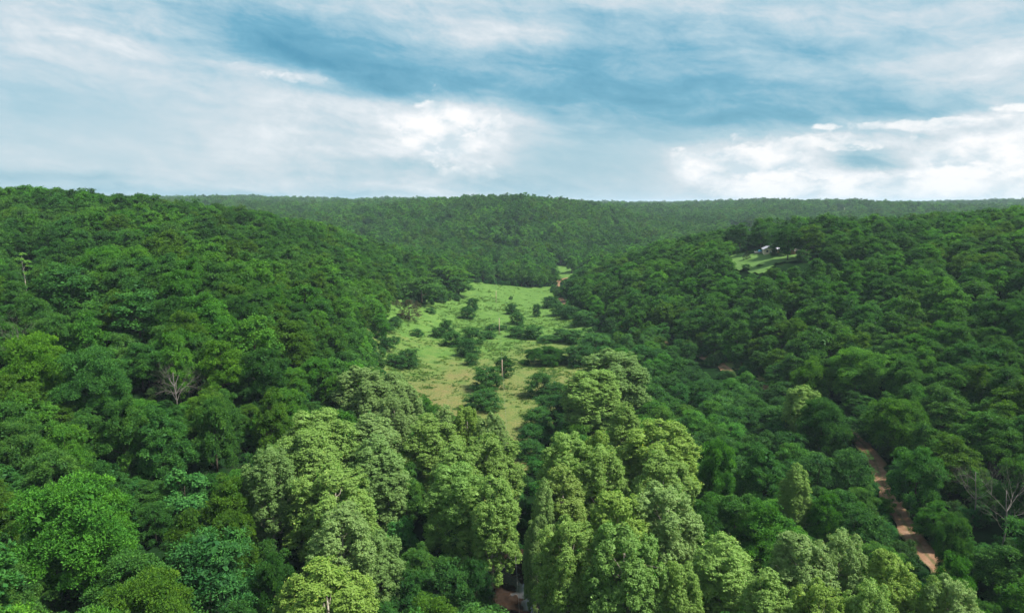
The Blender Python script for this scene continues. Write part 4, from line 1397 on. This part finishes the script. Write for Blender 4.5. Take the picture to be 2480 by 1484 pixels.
mb = MB()
n_ = 12
ring = [(1.7 * math.cos(2 * math.pi * k / n_), 1.2 * math.sin(2 * math.pi * k / n_)) for k in range(n_)]
mb.add([(a_, b_, 0) for a_, b_ in ring] + [(a_ * 0.95, b_ * 0.95, 1.15) for a_, b_ in ring] + [(0, 0, 1.6)],
       [(k, (k + 1) % n_, n_ + (k + 1) % n_, n_ + k) for k in range(n_)] + [(n_ + k, n_ + (k + 1) % n_, 2 * n_) for k in range(n_)])
o = mb.build('pool_cover', M['blue'], None, (dx + 0.6, dy + 2.2, dz + 0.86))
tag(o, 'bright blue covered tub on the grey deck beside the house', 'tub')

sx, sy = hit(1931, 617)
sz_ = float(height(sx, sy)) + 0.3
sh = empty('outbuilding', (sx, sy, sz_), R(4))
MB().box(-2.0, 2.0, 0, 5, -1.0, 2.0).build('wall', M['salmon'], sh)
mb = MB().add([(-2.3, -0.4, 1.95), (2.3, -0.4, 1.95), (2.3, 5.3, 2.9), (-2.3, 5.3, 2.9), (-2.3, -0.4, 2.1), (2.3, -0.4, 2.1), (2.3, 5.3, 3.05), (-2.3, 5.3, 3.05)],
              [(0, 3, 2, 1), (4, 5, 6, 7), (0, 1, 5, 4), (1, 2, 6, 5), (2, 3, 7, 6), (3, 0, 4, 7)]).build('roof', M['deckwood'], sh)
MB().box(-0.5, 0.5, -0.05, 0.02, 0, 1.8).build('door', M['deckwood'], sh)
tag(sh, 'small salmon-walled outbuilding half hidden by trees right of the house', 'shed')
sx2, sy2 = hit(1953, 617)
sh2 = empty('outbuilding', (sx2, sy2, float(height(sx2, sy2)) + 0.3), R(-8))
MB().box(-1.5, 1.5, 0, 4, -1.0, 2.1).build('wall', M['wall_cream'], sh2)
MB().box(-1.8, 1.8, -0.3, 4.3, 2.1, 2.3).build('roof', M['deckwood'], sh2)
MB().box(-0.4, 0.4, -0.05, 0.02, 0, 1.8).build('door', M['salmon'], sh2)
tag(sh2, 'small cream outbuilding, rightmost of the buildings on the hill', 'shed')

# lawn planting
def lawn_plant(kind, px, base, top, wpx, tint, lb, cat, idx=None):
    x, y = hit(px, base)
    by_base(kind, px, top, base, wpx, tint, lb, idx, cat, 'plants on the hillside lawn', pt=(x, y))


lawn_plant('cedar', 1808, 629, 607, 21, 'mid', 'round dark evergreen alone on the hillside lawn', 'tree', 0)
lawn_plant('shrub', 1840, 646, 639, 20, 'mid', 'low bush in the middle of the hillside lawn', 'shrub')
lawn_plant('locust', 1874, 620, 602, 22, 'deep', 'small tree in front of the house gable', 'tree')
lawn_plant('broad', 1907, 631, 548, 66, 'deep', 'big dark tree close in front of the right part of the house', 'tree', 1)
lawn_plant('locust', 1943, 634, 604, 36, 'mid', 'leafy small tree in front of the outbuildings', 'tree', 1)
lawn_plant('shrub', 1808, 652, 638, 28, 'mid', 'bush at the lower left edge of the hillside lawn', 'shrub')

# mast on the far ridge
x, y = (1931 - CX) / F * 2300, 2300.0
z = float(height(x, y))
e = empty('mast', (x, y, z))
mb = MB()
for k in range(3):
    a_ = k * 2.094
    mb.tube([(1.4 * math.cos(a_), 1.4 * math.sin(a_), 0), (0.5 * math.cos(a_), 0.5 * math.sin(a_), 26)], [0.16, 0.12], 4)
mb.build('frame', M['trim'], e)
mb = MB()
for k in range(12):
    for q in range(3):
        a_, b_ = q * 2.094, (q + 1) * 2.094
        z0, z1 = k * 2.1, (k + 1) * 2.1
        r0_, r1_ = 1.4 - 0.9 * z0 / 26, 1.4 - 0.9 * z1 / 26
        mb.tube([(r0_ * math.cos(a_), r0_ * math.sin(a_), z0), (r1_ * math.cos(b_), r1_ * math.sin(b_), z1)], 0.08, 3)
mb.build('bracing', M['trim'], e)
tag(e, 'thin white lattice mast on the far ridge at the right', 'mast')

# ------------------------------------------------------------------ power line
POLES = [(1216, 925.5, 10.4, 'nearest wooden power pole, in front of the small leafy tree'),
         (1209, 811, 10.4, 'middle wooden power pole, standing in mid-meadow'),
         (1201.5, 738.5, 10.0, 'farthest wooden power pole, at the far end of the meadow')]
tops = []
for k, (px, py, Ht, lb) in enumerate(POLES):
    x, y = floor_pt(px, py)
    z = float(height(x, y))
    e = empty('power_pole', (x, y, z))
    MB().tube([(0, 0, -0.5), (0, 0, Ht * 0.5), (0.02, 0, Ht)], [0.24, 0.21, 0.18], 10).build('pole', M['polewood'], e, smooth=True)
    MB().tube([(0, 0, Ht - 0.002), (0, 0, Ht + 0.12), (0, 0, Ht + 0.26)], [0.05, 0.09, 0.04], 8).build('insulator', M['ceramic'], e)
    MB().box(-0.05, 0.05, -0.26, -0.16, Ht - 1.5, Ht - 1.1).build('bracket', M['metal'], e)
    tag(e, lb, 'power pole', 'wooden power poles down the meadow')
    tops.append(Vector((x, y, z + Ht + 0.26)))
    THINGS.append((px, py - 20, ('the near pole', 'the middle pole', 'the far pole')[k]))
dirn = (tops[0] - tops[1]).normalized()
near_end = tops[0] + Vector((dirn.x, dirn.y, 0)) * 250
near_end.z = 12
far_end = tops[2] + (tops[2] - tops[1]).normalized() * 150
far_end.z = 14
chain = [near_end] + tops + [far_end]
for k, lb in enumerate(['thin power cable running down the gap towards the creek', 'thin power cable from the near pole to the middle pole',
                        'thin power cable from the middle pole to the far pole', 'thin power cable from the far pole into the woods']):
    a_, b_ = chain[k], chain[k + 1]
    pts = []
    for s in np.linspace(0, 1, 15):
        q = a_.lerp(b_, s)
        q.z -= 4 * (1.8 if k else 2.5) * s * (1 - s)
        pts.append(q)
    tag(MB().tube(pts, 0.022, 5).build('power_cable', M['cable']), lb, 'cable', 'cables of the power line')

# ------------------------------------------------------------------ filling woods
PROT = [
    [(1128, 706), (1322, 701), (1330, 730), (1378, 765), (1392, 800), (1400, 860), (1410, 900), (1400, 940), (1300, 945), (1278, 960), (1275, 1090), (1236, 1090), (1226, 1005), (1150, 985), (1090, 985), (1040, 975),
     (1000, 930), (955, 900), (940, 860), (935, 790), (1000, 766), (1100, 745)],
    [(1771, 616), (1830, 594), (1895, 594), (1902, 620), (1960, 606), (1960, 620), (1900, 630), (1872, 636), (1850, 656), (1843, 662), (1820, 648), (1780, 642)],
    [(1340, 680), (1362, 684), (1362, 692), (1345, 690)], [(1352, 712), (1366, 712), (1364, 745), (1348, 745)],
    [(1436, 776), (1450, 774), (1485, 799), (1470, 803)], [(1690, 872), (1715, 868), (1750, 884), (1740, 914), (1715, 906)], [(1856, 954), (1870, 956), (1870, 966), (1856, 962)],
    [(2052, 1042), (2078, 1052), (2112, 1088), (2130, 1125), (2118, 1135), (2080, 1098), (2052, 1080)],
    [(2118, 1142), (2142, 1160), (2162, 1200), (2145, 1205), (2125, 1180)], [(2192, 1275), (2205, 1272), (2238, 1330), (2220, 1335)],
    [(1190, 1368), (1240, 1378), (1310, 1450), (1300, 1500), (1225, 1500), (1205, 1430)],
    [(1236, 1085), (1272, 1085), (1282, 1230), (1286, 1400), (1240, 1385), (1246, 1230)],
    [(1197, 660), (1207, 660), (1207, 696), (1197, 696)], [(1350, 658), (1374, 658), (1370, 672), (1352, 672)],
]
SCL = 4
BW, BH = 2480 // SCL + 2, 1484 // SCL + 2
pdepth = np.zeros((BH, BW))          # a filler nearer than this depth would hide something that shows in the view
yy, xx = np.mgrid[0:BH, 0:BW]
for pl in PROT:
    m_ = inside([(a / SCL, b / SCL) for a, b in pl], xx.astype(float), yy.astype(float))
    pdepth[m_] = 1e9
for (x, y, rad_, px, py, rp, dep, hp) in NAMED:
    m_ = (((xx * SCL - px) / (rp * 0.86)) ** 2 + ((yy * SCL - py) / (hp * 1.35 + 6)) ** 2) < 1
    pdepth[m_] = np.maximum(pdepth[m_], dep - 2)

NX = np.array([q[0] for q in NAMED])
NY = np.array([q[1] for q in NAMED])
NR = np.array([q[2] for q in NAMED])
ROADW = ROAD
cand = []
for (y0, y1, sp, kd) in ((38, 260, 8.2, 'n'), (260, 620, 9.4, 'm'), (620, 1500, 10.5, 'f'), (1500, 4300, 14.5, 'ff')):
    half = (1240 + 170) / F * y1 + 12
    xs = np.arange(-half, half, sp)
    ys = np.arange(y0, y1, sp)
    X, Y = np.meshgrid(xs, ys, indexing='ij')
    X = (X + (np.arange(X.shape[1]) % 2)[None, :] * sp / 2).ravel() + rng.uniform(-0.5, 0.5, X.size) * sp
    Y = Y.ravel() + rng.uniform(-0.5, 0.5, Y.size) * sp
    k_ = np.abs(X) < (1240 + 160) / F * (Y + 14) + 10
    cand.append(np.column_stack([X[k_], Y[k_], np.full(k_.sum(), {'n': 0, 'm': 1, 'f': 2, 'ff': 3}[kd])]))
C_ = np.vstack(cand)
N_ = len(C_)
X, Y, BND = C_[:, 0], C_[:, 1], C_[:, 2].astype(int)
Z = height(X, Y)
szr = rng.uniform(0, 1, N_)
edge = Z < 6
LOC = (Z < 4) & (X > 15) & (Y > 170) & (Y < 430)
Ht = 10.5 + 8.5 * szr ** 0.9 + vnoise(X / 30, Y / 30, 61) * 2.5
Ht = np.where(edge, 9.0 + 9 * szr, Ht)
Ht = np.where(LOC, 6.5 + 4.5 * szr, Ht)
Ht = np.where(Y > 900, Ht * rng.uniform(0.70, 1.42, N_), Ht)
Wd = Ht * rng.uniform(0.50, 0.78, N_) + np.choose(BND, [1.8, 2.6, 3.0, 6.0])
Wd = np.where(LOC, Ht * rng.uniform(0.95, 1.3, N_), Wd)
keep = np.ones(N_, bool)
for pl in (MEADOW, STRIP, FAR1, FAR2, LAWN) + tuple(FIELDS):
    keep &= ~inside(pl, X, Y)
for q in ROADW[::3]:
    keep &= np.hypot(X - q[0], Y - q[1]) > 3.3
for q in CREEK[::3]:
    keep &= np.hypot(X - q[0], Y - q[1]) > 9
for x, y, r__ in zip(NX, NY, NR):
    keep &= np.hypot(X - x, Y - y) > (r__ * 0.75 + Wd * 0.22)
for (qx, qy, rr_) in ((hx + 2, hy + 4, 15), (dx, dy + 1, 6), (sx, sy + 2, 5), (sx2, sy2 + 2, 4.5)):
    keep &= np.hypot(X - qx, Y - qy) > rr_


def covers(X, Y, Z, Ht, Wd):
    PX, PY, DP = proj(X, Y, Z + Ht)
    CPX, CPY, _ = proj(X, Y, Z + Ht * 0.6)
    RP = Wd / 2 * F / DP
    bad = np.zeros(len(X), bool)
    for (ax_, ay_) in ((0, -0.05), (-0.6, 0.5), (0.6, 0.5), (-0.9, 1.0), (0.9, 1.0), (0, 0.5), (0, 1.0), (0, 1.7)):
        qx = PX + RP * ax_
        qy = PY + (CPY - PY) * ay_
        ix = np.clip((qx / SCL).astype(int), 0, BW - 1)
        iy = np.clip((qy / SCL).astype(int), 0, BH - 1)
        inb = (qx >= 0) & (qx < 2480) & (qy >= 0) & (qy < 1484)
        bad |= inb & (pdepth[iy, ix] > DP)
    return bad


bad = covers(X, Y, Z, Ht, Wd)
for _ in range(2):                     # where a full-grown tree would be too tall, try a younger one
    Ht = np.where(bad, Ht * 0.55, Ht)
    Wd = np.where(bad, Wd * 0.66, Wd)
    bad = covers(X, Y, Z, Ht, Wd)
keep &= ~bad
PX, PY, DP = proj(X, Y, Z + Ht)
CPX, CPY, _ = proj(X, Y, Z + Ht * 0.6)
RP = Wd / 2 * F / DP
idx = np.nonzero(keep)[0]
# draw near to far and count what each crown leaves visible
order = idx[np.argsort(DP[idx])]
occ = np.zeros((BH, BW), bool)
vis = np.zeros(N_)
named_sorted = sorted(NAMED, key=lambda q: q[6])
ni = 0
for k in order:
    while ni < len(named_sorted) and named_sorted[ni][6] < DP[k]:
        (x, y, rad_, px, py, rp, dep, hp) = named_sorted[ni]
        a0, a1 = int(max(0, (px - rp * .8) / SCL)), int(min(BW, (px + rp * .8) / SCL))
        b0, b1 = int(max(0, (py - hp) / SCL)), int(min(BH, (py + hp * 1.6) / SCL))
        if a1 > a0 and b1 > b0:
            occ[b0:b1, a0:a1] = True
        ni += 1
    r_ = RP[k]
    top_, bot_ = PY[k], CPY[k] + (CPY[k] - PY[k]) * 0.8
    a0, a1 = int(max(0, (PX[k] - r_ * .72) / SCL)), int(min(BW, (PX[k] + r_ * .72) / SCL + 1))
    b0, b1 = int(max(0, (top_ - 2) / SCL)), int(min(BH, bot_ / SCL + 1))
    if a1 <= a0 or b1 <= b0:
        # beyond the frame: keep the close ones, they throw shade into it
        vis[k] = -1 if (DP[k] < 700) else 0
        continue
    sub = occ[b0:b1, a0:a1]
    vis[k] = (~sub).sum()
    # only the solid heart of the crown hides what is behind
    c0, c1 = int(max(0, (PX[k] - r_ * .5) / SCL)), int(min(BW, (PX[k] + r_ * .5) / SCL + 1))
    d0 = int(max(0, (top_ + (CPY[k] - top_) * (0.35 if DP[k] < 1200 else 0.6)) / SCL))
    occ[d0:b1, c0:c1] = True
kept = np.array([k for k in order if vis[k] > 0 or vis[k] == -1 or DP[k] < 420])

# which greens stand together changes slowly across the woods
pal = ['deep', 'mid', 'teal', 'olive', 'bright', 'vivid', 'yellow', 'pale']


def pick_tint(x, y, z):
    a_ = vnoise(x / 38, y / 38, 41) * 0.5 + vnoise(x / 110, y / 110, 42) * 0.25 + random.gauss(0, 0.42) + (0.15 if x < -60 else 0.0)
    u_ = random.random()
    if a_ < -0.42:
        return 'deep'
    if a_ < -0.12:
        return 'teal' if u_ < 0.5 else 'mid'
    if a_ < 0.22:
        return 'mid' if u_ < 0.72 else 'vivid'
    if a_ < 0.48:
        return ('olive', 'bright', 'vivid')[int(u_ * 3)]
    return ('bright', 'pale', 'olive', 'yellow')[int(u_ * 4)] if u_ < 0.92 else 'yellow'


tints = [pick_tint(float(X[k]), float(Y[k]), 0) for k in kept]
area = vis[kept]
N_IND = 230
big = set(np.argsort(-area)[:N_IND].tolist())
DIRS = ['right of', 'above right of', 'above', 'above left of', 'left of', 'below left of', 'below', 'below right of']
PROTO_N = {0: 'broad_fine', 1: 'broad', 2: 'broad_far', 3: 'broad_far'}
recs = []
for q in sorted(big, key=lambda q: PX[kept[q]]):
    k = kept[q]
    px, py = PX[k], CPY[k]
    wp = 2 * RP[k]
    best = sorted(THINGS, key=lambda t_: math.hypot(t_[0] - px, (t_[1] - py) * 1.2))[:3]
    zone = 'left slope' if X[k] < -20 and Z[k] > 6 else ('right slope' if X[k] > 20 and Z[k] > 6 and Y[k] < 700 else ('far hill' if Y[k] > 700 else 'valley floor'))
    size = 'big ' if wp > 88 else ('small ' if wp < 48 else '')
    recs.append([q, k, px, py, best, zone, size])


def phrase(r_, b_):
    q, k, px, py, best, zone, size = r_
    lx, ly, ph = best[b_]
    a_ = math.degrees(math.atan2(ly - py, px - lx)) % 360
    dist = math.hypot(px - lx, py - ly)
    dn = DIRS[int((a_ + 22.5) // 45) % 8]
    far_ = 'just ' if dist < 90 else ('' if dist < 200 else 'well ')
    return f"{size}{TINT[tints[q]][1]} {'locust' if LOC[k] else 'tree'}, {zone}, {far_}{dn} {ph}"


labels = {}
from collections import defaultdict
byl = defaultdict(list)
for r_ in recs:
    byl[phrase(r_, 0)].append(r_)
final = defaultdict(list)
for lb, rs in byl.items():
    if len(rs) == 1:
        final[lb].append(rs[0])
        continue
    for r_ in rs:
        cands = [phrase(r_, b_) for b_ in (1, 2)]
        ok = [c for c in cands if c not in byl and c not in final]
        final[ok[0] if ok else lb].append(r_)
ORD = ['', 'leftmost', 'second from left', 'third from left', 'fourth from left', 'fifth from left', 'sixth from left', 'seventh from left']
for lb, rs in final.items():
    rs = sorted(rs, key=lambda r_: r_[2])
    for n__, r_ in enumerate(rs):
        l2 = lb
        if len(rs) > 1:
            l2 = ('left ' if n__ == 0 else 'right ') + lb if len(rs) == 2 else ORD[min(n__ + 1, 7)] + ' such ' + lb
        for cut in ('just ', 'well ', ' such', ', valley floor', ', left slope', ', right slope', ', far hill', 'the ', 'the '):
            if len(l2.split()) > 16:
                l2 = l2.replace(cut, '', 1)
        labels[r_[0]] = l2
for _ in range(3):
    seen = defaultdict(list)
    for q, l2 in labels.items():
        seen[l2].append(q)
    for l2, qs in seen.items():
        if len(qs) > 1:
            qs.sort(key=lambda q: DP[kept[q]])
            for n__, q in enumerate(qs):
                labels[q] = (('nearer ', 'farther ') if len(qs) == 2 else ('nearest ', 'middle ', 'farthest '))[min(n__, 2)] + ' '.join(l2.split()[:15])

for q in sorted(big):
    k = kept[q]
    plant('locust' if LOC[k] else (PROTO_N[BND[k]] if BND[k] < 2 else 'broad'), float(X[k]), float(Y[k]), float(Ht[k]), float(Wd[k]), TINT[tints[q]][0], labels[q], 'tree', GB)


# ------------------------------------------------------------------ the rest of the woods: one mass, scattered from the same trees
def joined(name, pr):
    """crown and trunk of a tree as a single mesh for the scattered mass"""
    a_, b_ = pr['crown'], pr['trunk']
    na_, nb_ = len(a_.vertices), len(b_.vertices)
    va_ = np.empty(na_ * 3, np.float32)
    a_.vertices.foreach_get('co', va_)
    vb_ = np.empty(nb_ * 3, np.float32)
    b_.vertices.foreach_get('co', vb_)
    me_ = bpy.data.meshes.new(name)
    faces = [tuple(p_.vertices) for p_ in b_.polygons]
    fa = np.empty(len(a_.loops), np.int32)
    a_.loops.foreach_get('vertex_index', fa)
    fa = fa.reshape(-1, 4)
    allv = np.vstack([va_.reshape(-1, 3), vb_.reshape(-1, 3)])
    fb = np.array([tuple(i_ + na_ for i_ in f) for f in faces if len(f) == 4], np.int32)
    Fj = np.vstack([fa, fb])
    vary = np.empty(na_, np.float32)
    a_.attributes['vary'].data.foreach_get('value', vary)
    return mesh_np(name, allv, Fj, [a_.materials[0], b_.materials[0]], {'vary': np.concatenate([vary, np.zeros(nb_, np.float32)])},
                   np.concatenate([np.zeros(len(fa)), np.ones(len(fb))]))


def make_collection(name, metas):
    c = bpy.data.collections.new(name)
    for i_, me_ in enumerate(metas):
        c.objects.link(bpy.data.objects.new('%s_%02d' % (name, i_), me_))
    return c


def scatter(name, P_, pick, rot, scale, tint, coll, label, cat):
    me_ = bpy.data.meshes.new(name)
    n = len(P_)
    me_.vertices.add(n)
    me_.vertices.foreach_set('co', np.asarray(P_, np.float32).ravel())
    for an, ty, dt, arr in (('pick', 'INT', 'value', pick), ('rot', 'FLOAT', 'value', rot), ('scl', 'FLOAT_VECTOR', 'vector', scale), ('tint', 'FLOAT_VECTOR', 'vector', tint)):
        at = me_.attributes.new(an, ty, 'POINT')
        at.data.foreach_set(dt, np.asarray(arr, np.int32 if ty == 'INT' else np.float32).ravel())
    o = link(name, me_)
    ng = bpy.data.node_groups.new(name, 'GeometryNodeTree')
    ng.interface.new_socket('Geometry', in_out='INPUT', socket_type='NodeSocketGeometry')
    ng.interface.new_socket('Geometry', in_out='OUTPUT', socket_type='NodeSocketGeometry')
    N = ng.nodes
    gi, go = N.new('NodeGroupInput'), N.new('NodeGroupOutput')
    ci = N.new('GeometryNodeCollectionInfo')
    ci.inputs['Collection'].default_value = coll
    ci.inputs['Separate Children'].default_value = True
    ci.inputs['Reset Children'].default_value = True
    iop = N.new('GeometryNodeInstanceOnPoints')
    iop.inputs['Pick Instance'].default_value = True

    def attr(nm, ty):
        a_ = N.new('GeometryNodeInputNamedAttribute')
        a_.data_type = ty
        a_.inputs['Name'].default_value = nm
        return a_.outputs['Attribute']
    cx_ = N.new('ShaderNodeCombineXYZ')
    L = ng.links
    L.new(gi.outputs[0], iop.inputs['Points'])
    L.new(ci.outputs[0], iop.inputs['Instance'])
    L.new(attr('pick', 'INT'), iop.inputs['Instance Index'])
    L.new(attr('rot', 'FLOAT'), cx_.inputs[2])
    L.new(cx_.outputs[0], iop.inputs['Rotation'])
    L.new(attr('scl', 'FLOAT_VECTOR'), iop.inputs['Scale'])
    L.new(iop.outputs[0], go.inputs[0])
    md = o.modifiers.new('scatter', 'NODES')
    md.node_group = ng
    tag(o, label, cat, kind='stuff')
    return o


wood_protos = PROTO['broad'] + PROTO['broad_far'] + PROTO['broad_fine'][:2] + PROTO['locust']
wood = make_collection('wood', [joined('wood_tree', p_) for p_ in wood_protos])
nb, nf = len(PROTO['broad']), len(PROTO['broad_far'])
rest = [q for q in range(len(kept)) if q not in big]
P_, pk, rt, scv, tn_ = [], [], [], [], []
for q in rest:
    k = kept[q]
    if LOC[k]:
        pi_ = nb + nf + 2 + random.randrange(3)
    elif BND[k] == 0:
        pi_ = nb + nf + random.randrange(2) if random.random() < .5 else random.randrange(nb)
    elif BND[k] == 1:
        pi_ = random.randrange(nb)
    else:
        pi_ = nb + random.randrange(nf)
    pr = wood_protos[pi_]
    P_.append((X[k], Y[k], Z[k]))
    pk.append(pi_)
    rt.append(random.uniform(0, 6.28))
    scv.append((Wd[k] / pr['W'], Wd[k] / pr['W'], Ht[k] / pr['H']))
    tc_ = TINT[tints[q]][0]
    tj = random.uniform(0.74, 1.26)
    tn_.append([c * tj for c in tc_])
scatter('forest', P_, pk, rt, scv, tn_, wood, 'broadleaf woods covering the slopes and far ridges', 'forest')
print('individual', len(big), 'named', len(NAMED), 'rest', len(rest), 'candidates', N_)

# ------------------------------------------------------------------ undergrowth on the valley floor
under_pr = PROTO['shrub'] + PROTO['locust'][:2]
uc = make_collection('understorey', [joined('understorey_plant', p_) for p_ in under_pr])
NU = 16000
ux = rng.uniform(-330, 330, NU)
uy = 60 + 600 * rng.uniform(0, 1, NU) ** 1.3
uz = height(ux, uy)
uh = rng.uniform(1.6, 4.6, NU)
kk = ((uz < 12) | (uy < 250)) & (np.abs(ux) < (1240 + 100) / F * (uy + 12))
for pl in (MEADOW, LAWN):
    kk &= ~inside(pl, ux, uy)
kk &= ~(inside(STRIP, ux, uy) & (rng.random(NU) < 0.1))
for q in ROADW[::3]:
    kk &= np.hypot(ux - q[0], uy - q[1]) > 3.1
for q in CREEK[::3]:
    kk &= np.hypot(ux - q[0], uy - q[1]) > 8.0
upx, upy, udp = proj(ux, uy, uz + uh)
ix = np.clip((upx / SCL).astype(int), 0, BW - 1)
iy = np.clip((upy / SCL).astype(int), 0, BH - 1)
strip_m = inside([(a / SCL, b / SCL) for a, b in PROT[11]], upx / SCL, upy / SCL)
kk &= ~((pdepth[iy, ix] > 1e8) & ~strip_m & (upx > 0) & (upx < 2480) & (upy > 0) & (upy < 1484))
ks = np.nonzero(kk)[0]
pk = [random.randrange(len(under_pr)) for _ in ks]
scatter('undergrowth', np.column_stack([ux, uy, uz])[ks], pk, rng.uniform(0, 6.28, len(ks)),
        [(uh[k] * 1.3 / under_pr[p_]['W'], uh[k] * 1.3 / under_pr[p_]['W'], uh[k] / under_pr[p_]['H']) for k, p_ in zip(ks, pk)],
        [[c * random.uniform(0.8, 1.2) for c in TINT[random.choice(['deep', 'mid', 'teal', 'mid'])][0]] for _ in ks], uc,
        'low leafy undergrowth between the trees of the valley floor', 'undergrowth')


# ------------------------------------------------------------------ tall grass and weeds
def tuft(seed, n, r, h, leaf, asp):
    g = np.random.default_rng(seed)
    C = np.column_stack([g.normal(0, r * 0.5, n), g.normal(0, r * 0.5, n), g.uniform(0.05, h, n)])
    N = np.column_stack([g.normal(0, 0.8, n), g.normal(0, 0.8, n), g.uniform(0.2, 1.2, n)])
    V_, F_ = leaf_quads(C, N, leaf * g.uniform(0.6, 1.4, n), asp, 0.05, g)
    return mesh_np('weed_tuft', V_, F_, M['weed'], {'vary': np.repeat(g.uniform(0, 1, n), 4)})


gc = make_collection('tufts', [tuft(1, 40, 0.7, 0.5, 0.45, 0.35), tuft(2, 55, 1.0, 0.35, 0.5, 0.3), tuft(3, 30, 0.5, 0.8, 0.4, 0.4)])
NG = 30000
mp = np.array(MEADOW)
gx_, gy_ = rng.uniform(mp[:, 0].min(), mp[:, 0].max(), NG), rng.uniform(mp[:, 1].min(), mp[:, 1].max(), NG)
clump = vnoise(gx_ / 6, gy_ / 6, 51) * 0.6 + vnoise(gx_ / 22, gy_ / 22, 52) * 0.5 + vnoise(gx_ / 2, gy_ / 2, 53) * 0.3
kk = inside(MEADOW, gx_, gy_) & (clump + rng.normal(0, 0.25, NG) > 0.12 + np.clip((gy_ - 330) / 900, 0, .35))
ks = np.nonzero(kk)[0]
ts = rng.uniform(0.6, 1.5, len(ks))
base_t = np.array([[1.0, 1.0, 0.85], [1.2, 1.15, 0.9], [0.75, 0.85, 0.8], [1.6, 1.1, 0.8]])[rng.choice(4, len(ks), p=[.37, .4, .13, .10])]
scatter('grass', np.column_stack([gx_, gy_, height(gx_, gy_) + 0.2])[ks], rng.integers(0, 3, len(ks)), rng.uniform(0, 6.28, len(ks)),
        np.column_stack([ts, ts, ts * rng.uniform(0.4, 0.9, len(ks))]), base_t, gc, 'rough grass and weed clumps all over the meadow', 'grass')

# stones in the creek
m_st = plain('creek_stones', (0.11, 0.085, 0.065), (0.05, 0.036, 0.026), 3, 0.9, 0.3)
sc_ = []
for s in range(3):
    g = np.random.default_rng(s)
    mb = MB()
    n_ = 7
    vs = [(0, 0, 0.5)] + [(math.cos(k * 6.28 / n_) * g.uniform(.35, .55), math.sin(k * 6.28 / n_) * g.uniform(.35, .55), g.uniform(0.1, .3)) for k in range(n_)] + \
         [(math.cos(k * 6.28 / n_) * .5, math.sin(k * 6.28 / n_) * .5, -0.2) for k in range(n_)]
    fs = [(0, 1 + k, 1 + (k + 1) % n_) for k in range(n_)] + [(1 + k, 1 + n_ + k, 1 + n_ + (k + 1) % n_, 1 + (k + 1) % n_) for k in range(n_)]
    mb.add(vs, fs)
    sc_.append(mb.mesh('creek_stone', m_st))
stc = make_collection('stones', sc_)
n_ = 1500
kk = rng.integers(0, len(CREEK), n_)
off = rng.normal(0, 4.2, n_)
sp_ = CREEK[kk] + nrm[kk] * off[:, None] + rng.normal(0, 0.8, (n_, 2))
ss = rng.uniform(0.12, 0.6, n_) ** 1.3
scatter('creek_stones', np.column_stack([sp_, height(sp_[:, 0], sp_[:, 1]) + 0.05 + np.abs(off) * 0.05]), rng.integers(0, 3, n_), rng.uniform(0, 6.28, n_),
        np.column_stack([ss, ss, ss]), np.ones((n_, 3)), stc, 'brown stones strewn along the creek bed', 'stones')

# ------------------------------------------------------------------ haze
hm = bpy.data.materials.new('air')
hm.use_nodes = True
ht = hm.node_tree
ht.nodes.clear()
ho = ht.nodes.new('ShaderNodeOutputMaterial')
pv = ht.nodes.new('ShaderNodeVolumePrincipled')
pv.inputs['Color'].default_value = (0.66, 0.84, 1.0, 1)
pv.inputs['Density'].default_value = 0.00007
ht.links.new(pv.outputs[0], ho.inputs['Volume'])
mb = MB().box(-16500, 16500, -16500, 16500, -8, 135)
o = mb.build('haze', hm)
tag(o, kind='stuff')
